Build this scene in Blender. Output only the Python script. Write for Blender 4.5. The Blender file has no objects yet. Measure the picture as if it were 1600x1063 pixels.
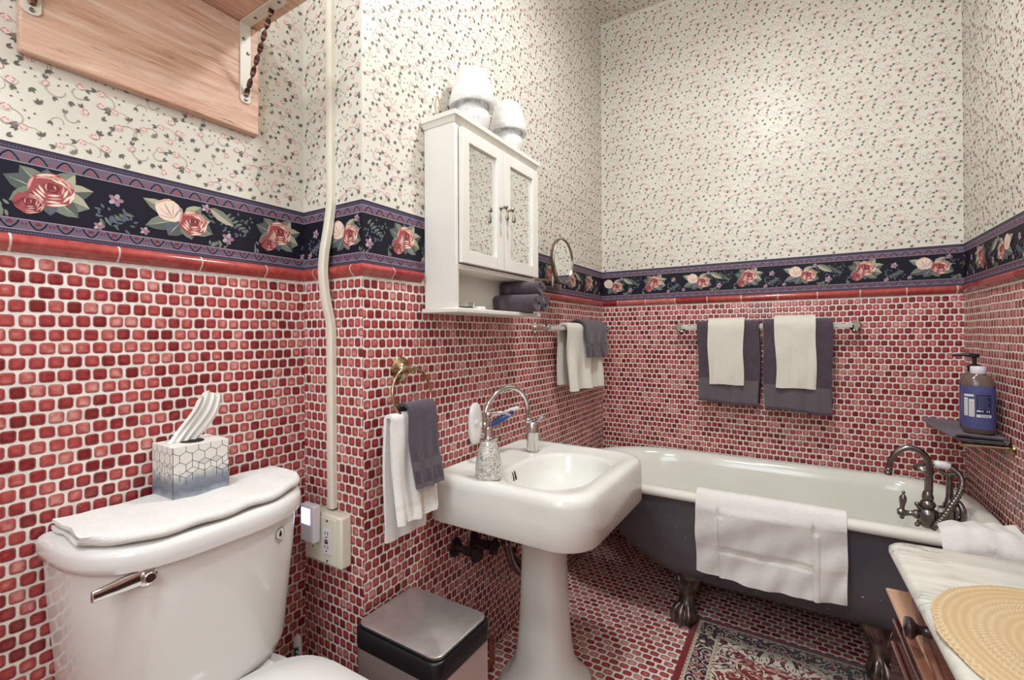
import bpy, math, random
from math import sin, cos, pi, radians, sqrt, atan2, exp
from mathutils import Vector, Matrix

SC = bpy.context.scene
COL = SC.collection
random.seed(7)

# ---------------------------------------------------------------- room
XA, YB, XC, YD, XE, YR = -1.265, 0.848, -1.005, 2.638, 0.583, -0.75
ZC = 3.06
ZB0, ZB1 = 1.399, 1.573            # wallpaper border
ZT = 1.366                         # top of the mosaic

# ---------------------------------------------------------------- helpers
def lin(r, g, b):
    f = lambda c: (c / 255 / 12.92) if c / 255 <= 0.04045 else ((c / 255 + 0.055) / 1.055) ** 2.4
    return (f(r), f(g), f(b), 1.0)

class MB:
    def __init__(s):
        s.v, s.f, s.m = [], [], []
    def add(s, vs, fs, m=0):
        b = len(s.v)
        s.v.extend([tuple(p) for p in vs])
        s.f.extend([tuple(b + i for i in f) for f in fs])
        if isinstance(m, (list, tuple)): s.m.extend(m)
        else: s.m.extend([m] * len(fs))
        return s
    def box(s, x0, x1, y0, y1, z0, z1, m=0):
        vs = [(x, y, z) for z in (z0, z1) for y in (y0, y1) for x in (x0, x1)]
        fs = [(0, 2, 3, 1), (4, 5, 7, 6), (0, 1, 5, 4), (2, 6, 7, 3), (0, 4, 6, 2), (1, 3, 7, 5)]
        return s.add(vs, fs, m)
    def loft(s, rings, cap0=True, cap1=True, m=0, closed=True):
        n = len(rings[0]); vs = [p for r in rings for p in r]; fs = []
        for i in range(len(rings) - 1):
            for j in range(n if closed else n - 1):
                k = (j + 1) % n
                fs.append((i * n + j, i * n + k, (i + 1) * n + k, (i + 1) * n + j))
        if cap0: fs.append(tuple(reversed(range(n))))
        if cap1: fs.append(tuple((len(rings) - 1) * n + j for j in range(n)))
        return s.add(vs, fs, m)
    def lathe(s, prof, c=(0, 0, 0), axis='z', n=32, m=0, cap0=True, cap1=True, d=None):
        if d is None: d = {'x': (1, 0, 0), 'y': (0, 1, 0), 'z': (0, 0, 1)}[axis]
        d = Vector(d).normalized()
        a = d.orthogonal().normalized(); b = d.cross(a); c = Vector(c)
        if axis == 'z' and abs(d.z) > .999: a, b = Vector((1, 0, 0)), Vector((0, d.z, 0))
        rings = [[c + d * z + (a * cos(2 * pi * k / n) + b * sin(2 * pi * k / n)) * max(r, 1e-5) for k in range(n)] for r, z in prof]
        return s.loft(rings, cap0, cap1, m)
    def tube(s, path, r, n=14, m=0, caps=True, sect=None, up=None):
        P = [Vector(p) for p in path]; rings = []; prev = None
        for i, p in enumerate(P):
            t = (P[min(i + 1, len(P) - 1)] - P[max(i - 1, 0)]).normalized()
            if prev is None:
                a = (Vector(up) if up else t.orthogonal()).normalized()
            else: a = prev
            a = (a - t * a.dot(t)).normalized(); prev = a; b = t.cross(a)
            rr = r[i] if isinstance(r, (list, tuple)) else r
            if sect: rings.append([p + a * x * rr + b * y * rr for x, y in sect])
            else: rings.append([p + (a * cos(2 * pi * k / n) + b * sin(2 * pi * k / n)) * rr for k in range(n)])
        return s.loft(rings, caps, caps, m)
    def ball(s, c, r, n=20, k=12, m=0, sc=(1, 1, 1)):
        c = Vector(c)
        rings = [[(c.x + r * sc[0] * sin(pi * (i + .02) / (k + .04)) * cos(2 * pi * j / n), c.y + r * sc[1] * sin(pi * (i + .02) / (k + .04)) * sin(2 * pi * j / n),
                   c.z - r * sc[2] * cos(pi * (i + .02) / (k + .04))) for j in range(n)] for i in range(k + 1)]
        return s.loft(rings, True, True, m)
    def sheet(s, G, th, m=0, mf=None):
        R, C = len(G), len(G[0]); G = [[Vector(p) for p in r] for r in G]
        top, bot = [], []
        for i in range(R):
            for j in range(C):
                du = G[min(i + 1, R - 1)][j] - G[max(i - 1, 0)][j]
                dv = G[i][min(j + 1, C - 1)] - G[i][max(j - 1, 0)]
                n = du.cross(dv); n = n.normalized() if n.length > 1e-12 else Vector((0, 0, 1))
                top.append(G[i][j] + n * th / 2); bot.append(G[i][j] - n * th / 2)
        N = R * C; fs = []; ms = []
        for i in range(R - 1):
            for j in range(C - 1):
                a, b, c, d = i * C + j, i * C + j + 1, (i + 1) * C + j + 1, (i + 1) * C + j
                k = mf(i, j) if mf else m
                fs += [(a, d, c, b), (N + a, N + b, N + c, N + d)]; ms += [k, k]
        for i in range(R - 1):
            for j in (0, C - 1):
                a, d = i * C + j, (i + 1) * C + j
                fs.append((a, N + a, N + d, d) if j == 0 else (a, d, N + d, N + a)); ms.append(mf(i, min(j, C - 2)) if mf else m)
        for j in range(C - 1):
            for i in (0, R - 1):
                a, b = i * C + j, i * C + j + 1
                fs.append((a, b, N + b, N + a) if i == 0 else (a, N + a, N + b, b)); ms.append(mf(min(i, R - 2), j) if mf else m)
        return s.add(top + bot, fs, ms)
    def poly(s, pts, m=0):
        return s.add(pts, [tuple(range(len(pts)))], m)

ORG = {}
def thing(name, label, cat, loc, group=None):
    o = bpy.data.objects.new(name, None); COL.objects.link(o)
    o.empty_display_size = .05
    o.location = loc; o['label'] = label; o['category'] = cat
    if group: o['group'] = group
    ORG[o.name] = Vector(loc)
    return o

def tag(o, label, cat, group=None):
    o['label'] = label; o['category'] = cat
    if group: o['group'] = group
    return o

def obj(name, mb, mats, parent=None, bevel=0, seg=2, subsurf=0, smooth=True, angle=38, loc=None, label=None, uv=None):
    if not isinstance(mats, (list, tuple)): mats = [mats]
    o0 = ORG[parent.name] if parent else Vector(loc or (0, 0, 0))
    me = bpy.data.meshes.new(name)
    me.from_pydata([(p[0] - o0.x, p[1] - o0.y, p[2] - o0.z) for p in mb.v], [], mb.f)
    for m in mats: me.materials.append(m)
    me.polygons.foreach_set('material_index', mb.m)
    if smooth: me.polygons.foreach_set('use_smooth', [True] * len(me.polygons))
    if uv:
        ul = me.uv_layers.new(name='UVMap')
        for lp in me.loops:
            ul.data[lp.index].uv = uv(mb.v[lp.vertex_index])
    me.update()
    if smooth: me.set_sharp_from_angle(angle=radians(angle))
    o = bpy.data.objects.new(name, me); COL.objects.link(o)
    if parent:
        o.parent = parent
    else: o.location = o0
    ORG[o.name] = o0
    if label: o['label'] = label
    if bevel:
        b = o.modifiers.new('Bevel', 'BEVEL'); b.width = bevel; b.segments = seg; b.limit_method = 'ANGLE'; b.angle_limit = radians(40)
        b.harden_normals = False
    if subsurf:
        b = o.modifiers.new('Subsurf', 'SUBSURF'); b.levels = subsurf; b.render_levels = subsurf
    return o

def struct(name, mb, mats, **k):
    o = obj(name, mb, mats, **k); o['kind'] = 'structure'; return o

def arc(c, a, b, r, t0, t1, n):
    c, a, b = Vector(c), Vector(a), Vector(b)
    return [c + a * (r * cos(t0 + (t1 - t0) * i / n)) + b * (r * sin(t0 + (t1 - t0) * i / n)) for i in range(n + 1)]

def smoothpath(P, k=6):
    P = [Vector(p) for p in P]; out = []
    for i in range(len(P) - 1):
        p0, p1, p2, p3 = P[max(i - 1, 0)], P[i], P[i + 1], P[min(i + 2, len(P) - 1)]
        for j in range(k):
            t = j / k
            out.append(.5 * ((2 * p1) + (p2 - p0) * t + (2 * p0 - 5 * p1 + 4 * p2 - p3) * t * t + (3 * p1 - p0 - 3 * p2 + p3) * t ** 3))
    out.append(P[-1]); return out

def rrect(x0, x1, y0, y1, r, z, n=6):
    P = []
    for cx, cy, a in ((x1 - r, y1 - r, 0), (x0 + r, y1 - r, 90), (x0 + r, y0 + r, 180), (x1 - r, y0 + r, 270)):
        for i in range(n + 1):
            t = radians(a + 90 * i / n); P.append((cx + r * cos(t), cy + r * sin(t), z))
    return P

# ---------------------------------------------------------------- materials
class NT:
    """small wrapper to write node trees briefly"""
    def __init__(s, name):
        s.mat = bpy.data.materials.new(name); s.mat.use_nodes = True
        s.t = s.mat.node_tree; s.n = s.t.nodes
        s.bsdf = s.n['Principled BSDF']
    def L(s, a, b): s.t.links.new(a, b)
    def node(s, typ, ins=None, **kw):
        x = s.n.new(typ)
        for k, v in kw.items(): setattr(x, k, v)
        if ins:
            for k, v in ins.items(): s.put(x.inputs[k], v)
        return x
    def put(s, sock, v):
        if hasattr(v, 'is_output') or isinstance(v, bpy.types.NodeSocket): s.L(v, sock)
        else: sock.default_value = v
    def math(s, op, a, b=0.0, c=0.0, clamp=False):
        x = s.n.new('ShaderNodeMath'); x.operation = op; x.use_clamp = clamp
        s.put(x.inputs[0], a); s.put(x.inputs[1], b)
        if op in ('MULTIPLY_ADD', 'SMOOTH_MIN', 'COMPARE'): s.put(x.inputs[2], c)
        return x.outputs[0]
    def mix(s, f, a, b, blend='MIX'):
        x = s.n.new('ShaderNodeMix'); x.data_type = 'RGBA'; x.blend_type = blend
        s.put(x.inputs[0], f); s.put(x.inputs[6], a); s.put(x.inputs[7], b)
        return x.outputs[2]
    def ramp(s, f, stops, interp='LINEAR'):
        x = s.n.new('ShaderNodeValToRGB'); x.color_ramp.interpolation = interp
        el = x.color_ramp.elements
        while len(el) < len(stops): el.new(.5)
        for e, (p, c) in zip(el, stops): e.position = p; e.color = c if len(c) == 4 else (*c, 1)
        s.put(x.inputs[0], f); return x.outputs[0]
    def mapr(s, v, a, b, c=0.0, d=1.0):
        x = s.n.new('ShaderNodeMapRange'); x.interpolation_type = 'SMOOTHSTEP'
        s.put(x.inputs[0], v)
        for i, q in enumerate((a, b, c, d)): x.inputs[1 + i].default_value = q
        return x.outputs[0]
    def noise(s, scale, detail=2, vec=None, rough=.5, dist=0):
        x = s.n.new('ShaderNodeTexNoise'); x.inputs['Scale'].default_value = scale; x.inputs['Detail'].default_value = detail
        x.inputs['Roughness'].default_value = rough; x.inputs['Distortion'].default_value = dist
        if vec is not None: s.L(vec, x.inputs['Vector'])
        return x
    def objco(s, scale=(1, 1, 1)):
        t = s.n.new('ShaderNodeTexCoord'); m = s.n.new('ShaderNodeMapping'); m.inputs['Scale'].default_value = scale
        s.L(t.outputs['Object'], m.inputs['Vector']); return m.outputs[0]
    def bump(s, h, strength=.5, dist=.001):
        b = s.n.new('ShaderNodeBump'); b.inputs['Strength'].default_value = strength; b.inputs['Distance'].default_value = dist
        s.L(h, b.inputs['Height']); s.L(b.outputs[0], s.bsdf.inputs['Normal'])
    def set(s, **k):
        names = dict(col='Base Color', rough='Roughness', metal='Metallic', spec='Specular IOR Level', trans='Transmission Weight', ior='IOR',
                     coat='Coat Weight', croug='Coat Roughness', emit='Emission Color', es='Emission Strength', sheen='Sheen Weight', alpha='Alpha', sss='Subsurface Weight')
        for a, v in k.items(): s.put(s.bsdf.inputs[names[a]], v)
        return s

def mat(name, c, rough=.5, **k):
    n = NT(name); n.set(col=lin(*c), rough=rough, **k); return n.mat

def noisy(name, c1, c2, scale, rough=.5, detail=3, bump=0, bscale=200, bdist=.001, stretch=(1, 1, 1), lo=.35, hi=.65, **k):
    n = NT(name); co = n.objco(stretch)
    f = n.noise(scale, detail, co).outputs[0]
    n.set(col=n.ramp(f, [(lo, lin(*c1)), (hi, lin(*c2))]), rough=rough, **k)
    if bump: n.bump(n.noise(bscale, 2, co).outputs[0], bump, bdist)
    return n.mat

def tile_mat(name, pw, ph, uoff, voff, gap=.0037, r=.0062, grout=(238, 226, 217), pale_by=0.0, top=True):
    """glazed little brick mosaic laid in running bond, in metres of the UV map"""
    n = NT(name)
    uvn = n.node('ShaderNodeUVMap'); sp = n.node('ShaderNodeSeparateXYZ', {0: uvn.outputs[0]})
    u0, v0 = sp.outputs[0], sp.outputs[1]
    cb = n.node('ShaderNodeCombineXYZ', {0: u0, 1: v0})
    wob = n.noise(9, 1, cb.outputs[0]); ws = n.node('ShaderNodeSeparateColor', {0: wob.outputs[1]})
    u = n.math('ADD', n.math('MULTIPLY_ADD', ws.outputs[0], .006, -.003), n.math('SUBTRACT', u0, uoff))
    v = n.math('ADD', n.math('MULTIPLY_ADD', ws.outputs[1], .006, -.003), n.math('SUBTRACT', v0, voff))
    vr = n.math('DIVIDE', v, ph); row = n.math('FLOOR', vr); fv = n.math('SUBTRACT', n.math('SUBTRACT', vr, row), .5)
    odd = n.math('PINGPONG', n.math('ADD', row, 0.0), 1.0)
    ur = n.math('MULTIPLY_ADD', odd, .5, n.math('DIVIDE', u, pw)); col = n.math('FLOOR', ur); fu = n.math('SUBTRACT', n.math('SUBTRACT', ur, col), .5)
    cell = n.node('ShaderNodeCombineXYZ', {0: col, 1: row})
    wn = n.node('ShaderNodeTexWhiteNoise', {'Vector': cell.outputs[0]}, noise_dimensions='2D')
    wc = n.node('ShaderNodeSeparateColor', {0: wn.outputs['Color']})
    # rounded rectangle distance
    hx, hy = (pw - gap) / 2 - r, (ph - gap) / 2 - r
    jx = n.math('MULTIPLY_ADD', wc.outputs[1], .0016, -.0008)
    jy = n.math('MULTIPLY_ADD', wc.outputs[2], .0014, -.0007)
    ax = n.math('SUBTRACT', n.math('ABSOLUTE', n.math('ADD', n.math('MULTIPLY', fu, pw), jx)), hx)
    ay = n.math('SUBTRACT', n.math('ABSOLUTE', n.math('ADD', n.math('MULTIPLY', fv, ph), jy)), hy)
    mx, my = n.math('MAXIMUM', ax, 0.0), n.math('MAXIMUM', ay, 0.0)
    out = n.math('SQRT', n.math('ADD', n.math('MULTIPLY', mx, mx), n.math('MULTIPLY', my, my)))
    d = n.math('SUBTRACT', n.math('ADD', out, n.math('MINIMUM', n.math('MAXIMUM', ax, ay), 0.0)), r)
    tile = n.mapr(d, .0004, -.0006)
    if top: tile = n.math('MULTIPLY', tile, n.math('LESS_THAN', row, -.5))
    height = n.mapr(d, .0014, -.0052)
    inner = n.mapr(d, -.0022, -.0095)
    blot = n.noise(70, 3, cb.outputs[0]).outputs[0]
    tone = n.math('ADD', wn.outputs['Value'], n.math('MULTIPLY_ADD', blot, .9, -.53 + pale_by))
    base = n.ramp(tone, [(0.0, lin(112, 32, 34)), (.25, lin(144, 48, 50)), (.55, lin(162, 62, 62)), (.8, lin(176, 82, 78)), (1.0, lin(194, 126, 116))])
    pale = n.ramp(tone, [(0.0, lin(130, 42, 44)), (.3, lin(168, 68, 68)), (.65, lin(190, 98, 92)), (1.0, lin(218, 160, 150))])
    edge = lin(150, 104, 96)
    col_ = n.mix(inner, base, pale)
    rim = n.mapr(d, -.0034, -.0004)
    col_ = n.mix(n.math('MULTIPLY', rim, .7), col_, edge)
    gn = n.noise(40, 3, cb.outputs[0]).outputs[0]
    gcol = n.ramp(gn, [(.3, lin(*[c - 22 for c in grout])), (.6, lin(*grout))])
    n.set(col=n.mix(tile, gcol, col_), rough=n.math('MULTIPLY_ADD', tile, -.62, .8), spec=.5)
    n.bump(height, .75, .0022)
    return n.mat

M = {}
TILE_V = 1.3449 + .0138
M['tileY'] = tile_mat('red_mosaic_along_y', .0273, .0276, .2338, TILE_V)
M['tileX'] = tile_mat('red_mosaic_along_x', .0272, .0272, -.9985, TILE_V + .001)
M['tileF'] = tile_mat('red_mosaic_floor', .0385, .0300, .01, .0, gap=.0064, r=.0085, pale_by=.20, top=False)
n = NT('cream_wallpaper'); f = n.noise(3, 2, n.objco()).outputs[0]
n.set(col=n.ramp(f, [(.3, lin(216, 209, 195)), (.7, lin(223, 217, 204))]), rough=.33, spec=.22)
n.bump(n.noise(160, 2, n.objco()).outputs[0], .08, .001)
M['paper'] = n.mat
M['p_leaf'] = mat('wallpaper_leaf', (98, 96, 87), .5)
M['p_leaf2'] = mat('wallpaper_leaf_grey', (128, 122, 112), .5)
M['p_vine'] = mat('wallpaper_vine', (168, 158, 146), .5)
M['p_pink'] = mat('wallpaper_pink', (226, 202, 190), .5)
M['p_rose'] = mat('wallpaper_rose', (168, 112, 110), .5)
PAPER = [M['paper'], M['p_leaf'], M['p_leaf2'], M['p_vine'], M['p_pink'], M['p_rose']]
M['enamel'] = noisy('white_enamel', (229, 228, 216), (234, 233, 223), 4, .12, spec=.55)
M['china'] = mat('white_china', (234, 231, 226), .1, spec=.55)
M['chinap'] = noisy('aged_white_china', (226, 224, 215), (233, 231, 223), 5, .16, spec=.5)
M['chrome'] = mat('chrome', (215, 212, 210), .1, metal=1)
M['chromed'] = mat('dull_chrome_pipe', (150, 140, 140), .2, metal=1)
M['pewter'] = noisy('brushed_pewter', (120, 112, 110), (142, 134, 131), 40, .27, metal=1)
M['brass'] = noisy('aged_brass', (168, 146, 110), (192, 174, 140), 60, .22, metal=1)
M['nickel'] = mat('antique_nickel', (150, 142, 126), .3, metal=1)
n = NT('brushed_steel'); co = n.objco((2, 2, 240))
n.set(col=n.ramp(n.noise(3, 3, co).outputs[0], [(.3, lin(186, 174, 168)), (.7, lin(204, 194, 188))]), rough=.36, metal=.65)
M['steel'] = n.mat
n = NT('brushed_steel_lid'); co = n.objco((3, 3, 3))
n.set(col=n.ramp(n.noise(8, 4, co).outputs[0], [(.3, lin(196, 190, 187)), (.7, lin(212, 207, 204))]), rough=.30, metal=.8)
M['steellid'] = n.mat
M['black'] = mat('black_plastic', (22, 20, 24), .35)
M['dark'] = mat('dark_opening', (14, 11, 11), .8)
M['darkiron'] = noisy('dark_corroded_metal', (26, 20, 20), (60, 44, 42), 60, .55, metal=.4)
M['white_paint'] = noisy('white_painted_wood', (226, 221, 212), (230, 226, 217), 6, .35)
M['plastic_w'] = mat('cream_plastic', (229, 222, 204), .35)
M['plastic_b'] = mat('white_plastic', (226, 222, 226), .3)
M['mirror'] = mat('mirror_glass', (238, 240, 238), .015, metal=1)
n = NT('clear_glass'); n.set(col=(.93, .97, .95, 1), rough=.02, trans=1.0, ior=1.45); M['glass'] = n.mat
n = NT('clear_acrylic'); n.set(col=(.86, .85, .82, 1), rough=.22, trans=.45, ior=1.45); M['acrylic'] = n.mat
n = NT('speckled_white_glass'); co = n.objco((1, 1, .6))
v = n.noise(85, 3, co, .6, .4).outputs[0]
n.set(col=n.ramp(v, [(.33, lin(222, 218, 213)), (.46, lin(244, 243, 240))]), rough=.14, trans=.25, ior=1.45)
M['lampglass'] = n.mat
def terry(name, c1, c2, scale=1.0, sheen=.3):
    n = NT(name); co = n.objco()
    f = n.noise(420 * scale, 2, co).outputs[0]; g = n.noise(30, 3, co).outputs[0]
    n.set(col=n.mix(n.math('MULTIPLY', n.mapr(g, .3, .7), .35), n.ramp(f, [(.3, lin(*c1)), (.65, lin(*c2))]), lin(*c1)), rough=.95, spec=.15, sheen=sheen)
    n.bump(f, .8, .0022); return n.mat
M['terry_d'] = terry('charcoal_terry', (60, 50, 58), (98, 85, 94))
M['band_d'] = noisy('charcoal_woven_band', (90, 82, 88), (102, 93, 98), 200, .8, stretch=(1, 1, 4), bump=.5, bscale=500)
M['terry_w'] = terry('white_terry', (230, 226, 219), (246, 243, 238))
M['band_w'] = noisy('white_woven_band', (224, 218, 208), (236, 231, 222), 200, .85, stretch=(1, 1, 4), bump=.5, bscale=500)
M['terry_c'] = terry('ivory_terry', (216, 209, 195), (231, 226, 213))
M['band_c'] = noisy('ivory_woven_band', (210, 203, 188), (224, 218, 203), 200, .85, stretch=(1, 1, 4), bump=.5, bscale=500)
M['paint_d'] = noisy('charcoal_tub_paint', (84, 84, 91), (95, 95, 101), 8, .34, bump=.15, bscale=60)
M['chip'] = mat('paint_chip', (205, 202, 200), .6)
n = NT('weathered_shelf_wood'); co = n.objco((26, 1.6, 26))
f1 = n.noise(2.2, 6, co, .65, .8).outputs[0]
f2 = n.noise(9, 4, n.objco((40, 1.2, 40)), .6, .4).outputs[0]
n.set(col=n.mix(n.mapr(f2, .60, .72), n.ramp(f1, [(.25, lin(168, 122, 98)), (.42, lin(202, 158, 132)), (.58, lin(218, 182, 158)), (.75, lin(232, 206, 184))]), lin(120, 74, 54)), rough=.55)
n.bump(f1, .4, .002); M['wood'] = n.mat
n = NT('dark_stained_wood'); co = n.objco((30, 2, 30))
n.set(col=n.ramp(n.noise(2, 5, co, .6, .6).outputs[0], [(.3, lin(52, 26, 24)), (.55, lin(92, 52, 46)), (.8, lin(126, 78, 62))]), rough=.25, coat=.4)
M['dwood'] = n.mat
n = NT('lamplit_wood'); co = n.objco((30, 2, 30))
n.set(col=n.ramp(n.noise(2, 5, co, .6, .6).outputs[0], [(.3, lin(186, 140, 112)), (.7, lin(208, 168, 138))]), rough=.35); M['litwood'] = n.mat  # lamplight on the ledge top, painted into the wood as tan
n = NT('white_marble'); co = n.objco((1.2, 7, 7))
w = n.noise(3.2, 6, co, .6, .7).outputs[0]
v1 = n.mapr(n.math('ABSOLUTE', n.math('SUBTRACT', w, .5)), .0, .045, 1.0, 0.0)
n.set(col=n.mix(n.math('MULTIPLY', v1, n.mapr(n.noise(5, 2, n.objco()).outputs[0], .38, .58, 0.0, .8)), n.ramp(n.noise(4, 5, co).outputs[0], [(.3, lin(204, 201, 188)), (.65, lin(224, 221, 210))]), lin(146, 144, 134)), rough=.16)
M['marble'] = n.mat
M['rosepaint'] = mat('print_rose', (186, 104, 100), .5)

def border_mats():
    c = dict(navy=(27, 25, 38), lilac=(112, 98, 116), pale=(176, 162, 168), plum=(66, 58, 78), red=(160, 82, 82), dkred=(122, 54, 58), pink=(212, 156, 146),
             cream=(232, 212, 192), leaf=(88, 95, 90), leafl=(122, 128, 114), leafc=(174, 170, 146), blue=(92, 98, 112), mauve=(150, 120, 136))
    return {k: mat('border_' + k, v, .55, spec=.2) for k, v in c.items()}
BM = border_mats(); BK = list(BM); BL = [BM[k] for k in BK]; bi = {k: i for i, k in enumerate(BK)}
M['cap1'] = noisy('red_glazed_cap', (164, 66, 62), (182, 84, 78), 60, .12)
M['cap2'] = noisy('pale_red_glazed_cap', (182, 96, 88), (200, 120, 110), 60, .12)
M['cap3'] = noisy('deep_red_glazed_cap', (138, 36, 38), (162, 54, 52), 60, .12)
M['grout'] = mat('cap_grout', (228, 214, 200), .8)

# ---------------------------------------------------------------- wallpaper print
CW, CH = .14, .168
def make_motif():
    """one repeat of the sprigged paper: list of (polygon, material)"""
    R = random.Random(11); E = []
    def leaf(x, y, a, l, w, m):
        ca, sa = cos(a), sin(a)
        P = [(0, 0), (.3 * l, .5 * w), (.62 * l, .42 * w), (l, 0), (.62 * l, -.42 * w), (.3 * l, -.5 * w)]
        return ([(x + p * ca - q * sa, y + p * sa + q * ca) for p, q in P], m)
    def stroke(pts, w, m):
        out = []
        for i in range(len(pts) - 1):
            (x0, y0), (x1, y1) = pts[i], pts[i + 1]
            d = sqrt((x1 - x0) ** 2 + (y1 - y0) ** 2) or 1; nx, ny = -(y1 - y0) / d * w / 2, (x1 - x0) / d * w / 2
            out.append(([(x0 - nx, y0 - ny), (x1 - nx, y1 - ny), (x1 + nx, y1 + ny), (x0 + nx, y0 + ny)], m))
        return out
    def sprig(x, y, a):
        m = 1 if R.random() < .75 else 2
        k = R.choice((2, 2, 2, 3))
        return [leaf(x, y, a + (i - (k - 1) / 2) * .75, R.uniform(.0092, .0118), R.uniform(.0042, .0054), m) for i in range(k)]
    def bud(x, y, s, a):
        g = [([(x + s * (.95 + .12 * (i % 2)) * cos(t), y + s * .85 * sin(t)) for i, t in enumerate([j * 2 * pi / 9 for j in range(9)])], 4)]
        for q in range(4):
            t0 = a + q * 1.7; r = s * (.45 + .17 * q)
            g += stroke([(x + r * cos(t0 + i * .42), y + r * .85 * sin(t0 + i * .42)) for i in range(4)], .0016, 5)
        return g
    def curl(x, y, a, L, c):
        pts = [(x, y)]
        for i in range(9):
            a += c * (1 + .12 * i); x += L / 9 * cos(a); y += L / 9 * sin(a); pts.append((x, y))
        return stroke(pts, .0013, 3), pts[-1], a
    spots = []
    while len(spots) < 30:
        best = None
        for _ in range(60):
            p = (R.uniform(0, CW), R.uniform(0, CH)); dm = 9
            for q in spots:
                for ox, oy in ((0, 0), (CW, CH / 2), (CW, -CH / 2), (-CW, CH / 2), (-CW, -CH / 2), (0, CH), (0, -CH)):
                    dm = min(dm, (p[0] - q[0] - ox) ** 2 + (p[1] - q[1] - oy) ** 2)
            if best is None or dm > best[0]: best = (dm, p)
        spots.append(best[1])
    for _ in range(60):                       # even the spacing out over the half-drop lattice
        new = []
        for i, p in enumerate(spots):
            fx = fy = 0.0
            for j, q in enumerate(spots):
                for a_ in (-1, 0, 1):
                    for b_ in (-1.5, -1, -.5, 0, .5, 1, 1.5):
                        if (abs(b_ * 2) % 2 == 1) != (a_ != 0): continue
                        dx, dy = p[0] - q[0] - a_ * CW, p[1] - q[1] - b_ * CH
                        d2 = dx * dx + dy * dy
                        if 1e-12 < d2 < .0016: k = (.04 - sqrt(d2)) ** 2 / sqrt(d2); fx += dx * k; fy += dy * k
            new.append((p[0] + fx * .25, p[1] + fy * .25))
        spots = new
    for i, (x, y) in enumerate(spots):
        a = R.uniform(0, 6.28)
        if i % 5 in (0, 2) and True:
            E.append(bud(x, y, R.uniform(.0074, .0094), a))
            E.append(sprig(x + .0085 * cos(a), y + .0085 * sin(a), a + R.uniform(-.4, .4)))
            g, e, ae = curl(x + .006 * cos(a + 3.4), y + .006 * sin(a + 3.4), a + 3.4, R.uniform(.030, .046), R.choice((-.21, .21)))
            if i % 2 == 0: E.append(g)
        elif i % 5 in (1, 3):
            E.append(sprig(x, y, a))
            if i % 3 == 0:
                g, e, ae = curl(x, y, a + 3.1, R.uniform(.024, .036), R.choice((-.24, .24))); E.append(g)
        else:
            E.append([q for z in range(3) for q in (leaf(x + .006 * cos(a + z * 2.1), y + .006 * sin(a + z * 2.1), a + z * 2.1, .0045, .0034, 1 + z % 2),)])
    return E
MOTIF = make_motif()

def print_paper(mb, u0, u1, v0, v1, fn, skip=None):
    """fn(u, v, lift) -> world point; motif polygons are printed over the sheet"""
    i0, i1 = int(math.floor(u0 / CW)) - 1, int(math.ceil(u1 / CW)) + 1
    for i in range(i0, i1):
        drop = (i % 2) * CH / 2
        for j in range(int(math.floor(v0 / CH)) - 1, int(math.ceil(v1 / CH)) + 1):
            for ne_, e in enumerate(MOTIF):
                lift = .0002 + .00003 * ne_
                q = []; ok = True
                for P, m in e:
                    pts = [(i * CW + x, j * CH + drop + y) for x, y in P]
                    if any(not (u0 < a < u1 and v0 < b < v1) for a, b in pts): ok = False; break
                    q.append((pts, m))
                if ok:
                    for k, (pts, m) in enumerate(q): mb.poly([fn(a, b, lift + .000012 * k) for a, b in pts], m)

def wall(name, along, plane, a0, a1, nrm, tile=True, prn=None):
    """a straight wall: mosaic below, sprigged paper above"""
    mb = MB()
    if along == 'y': P = lambda a, z, l=0: (plane + nrm * l, a, z)
    else: P = lambda a, z, l=0: (a, plane + nrm * l, z)
    flip = (nrm > 0) == (along == 'y')
    def quad(z0, z1, m):
        q = [P(a0, z0), P(a1, z0), P(a1, z1), P(a0, z1)]
        mb.poly(q if flip else q[::-1], m)
    quad(0, ZT + .012, 6); quad(ZT + .012, ZC, 0)
    p0, p1 = prn or (a0, a1)
    sg = (1 if flip else -1)
    k0 = len(mb.f)
    print_paper(mb, p0 + .001, p1 - .001, ZB1 + .001, ZC, lambda u, v, l: P(u, v, l))
    if not flip:
        for k in range(k0, len(mb.f)): mb.f[k] = mb.f[k][::-1]
    ix = 1 if along == 'y' else 0
    return struct(name, mb, PAPER + [M['tileY'] if along == 'y' else M['tileX']], smooth=False, uv=lambda p: (p[ix], p[2]))

wall('wall_left', 'y', XA, YR, YB, 1, prn=(-.15, YB))
wall('wall_jog', 'x', YB, XA, XC, -1)
wall('wall_center', 'y', XC, YB, YD, 1)
wall('wall_back', 'x', YD, XC, XE, -1)
wall('wall_right', 'y', XE, YR, YD, -1)
# rear wall (behind the photographer) with an unseen window added for fill light
mb = MB()
WX0, WX1, WZ0, WZ1 = -.62, .12, 1.40, 2.60
for x0, x1, z0, z1 in ((XA, WX0, 0, ZC), (WX1, XE, 0, ZC), (WX0, WX1, 0, WZ0), (WX0, WX1, WZ1, ZC)):
    mb.poly([(x1, YR, z0), (x0, YR, z0), (x0, YR, z1), (x1, YR, z1)], 0)
struct('wall_rear', mb, [M['paper']], smooth=False)
mb = MB()
for x0, x1, z0, z1 in ((WX0 - .06, WX0, WZ0 - .06, WZ1 + .06), (WX1, WX1 + .06, WZ0 - .06, WZ1 + .06), (WX0, WX1, WZ0 - .06, WZ0), (WX0, WX1, WZ1, WZ1 + .06), (WX0, WX1, 1.98, 2.02)):
    mb.box(x0, x1, YR, YR + .03, z0, z1)
struct('fill_window', mb, M['white_paint'], bevel=.004)  # frame of the unseen window, added to go with the fill light
mb = MB(); mb.poly([(XA, YR, 0), (XE, YR, 0), (XE, YD, 0), (XC, YD, 0), (XC, YB, 0), (XA, YB, 0)])
struct('floor', mb, M['tileF'], smooth=False, uv=lambda p: (p[0], p[1]))
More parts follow.
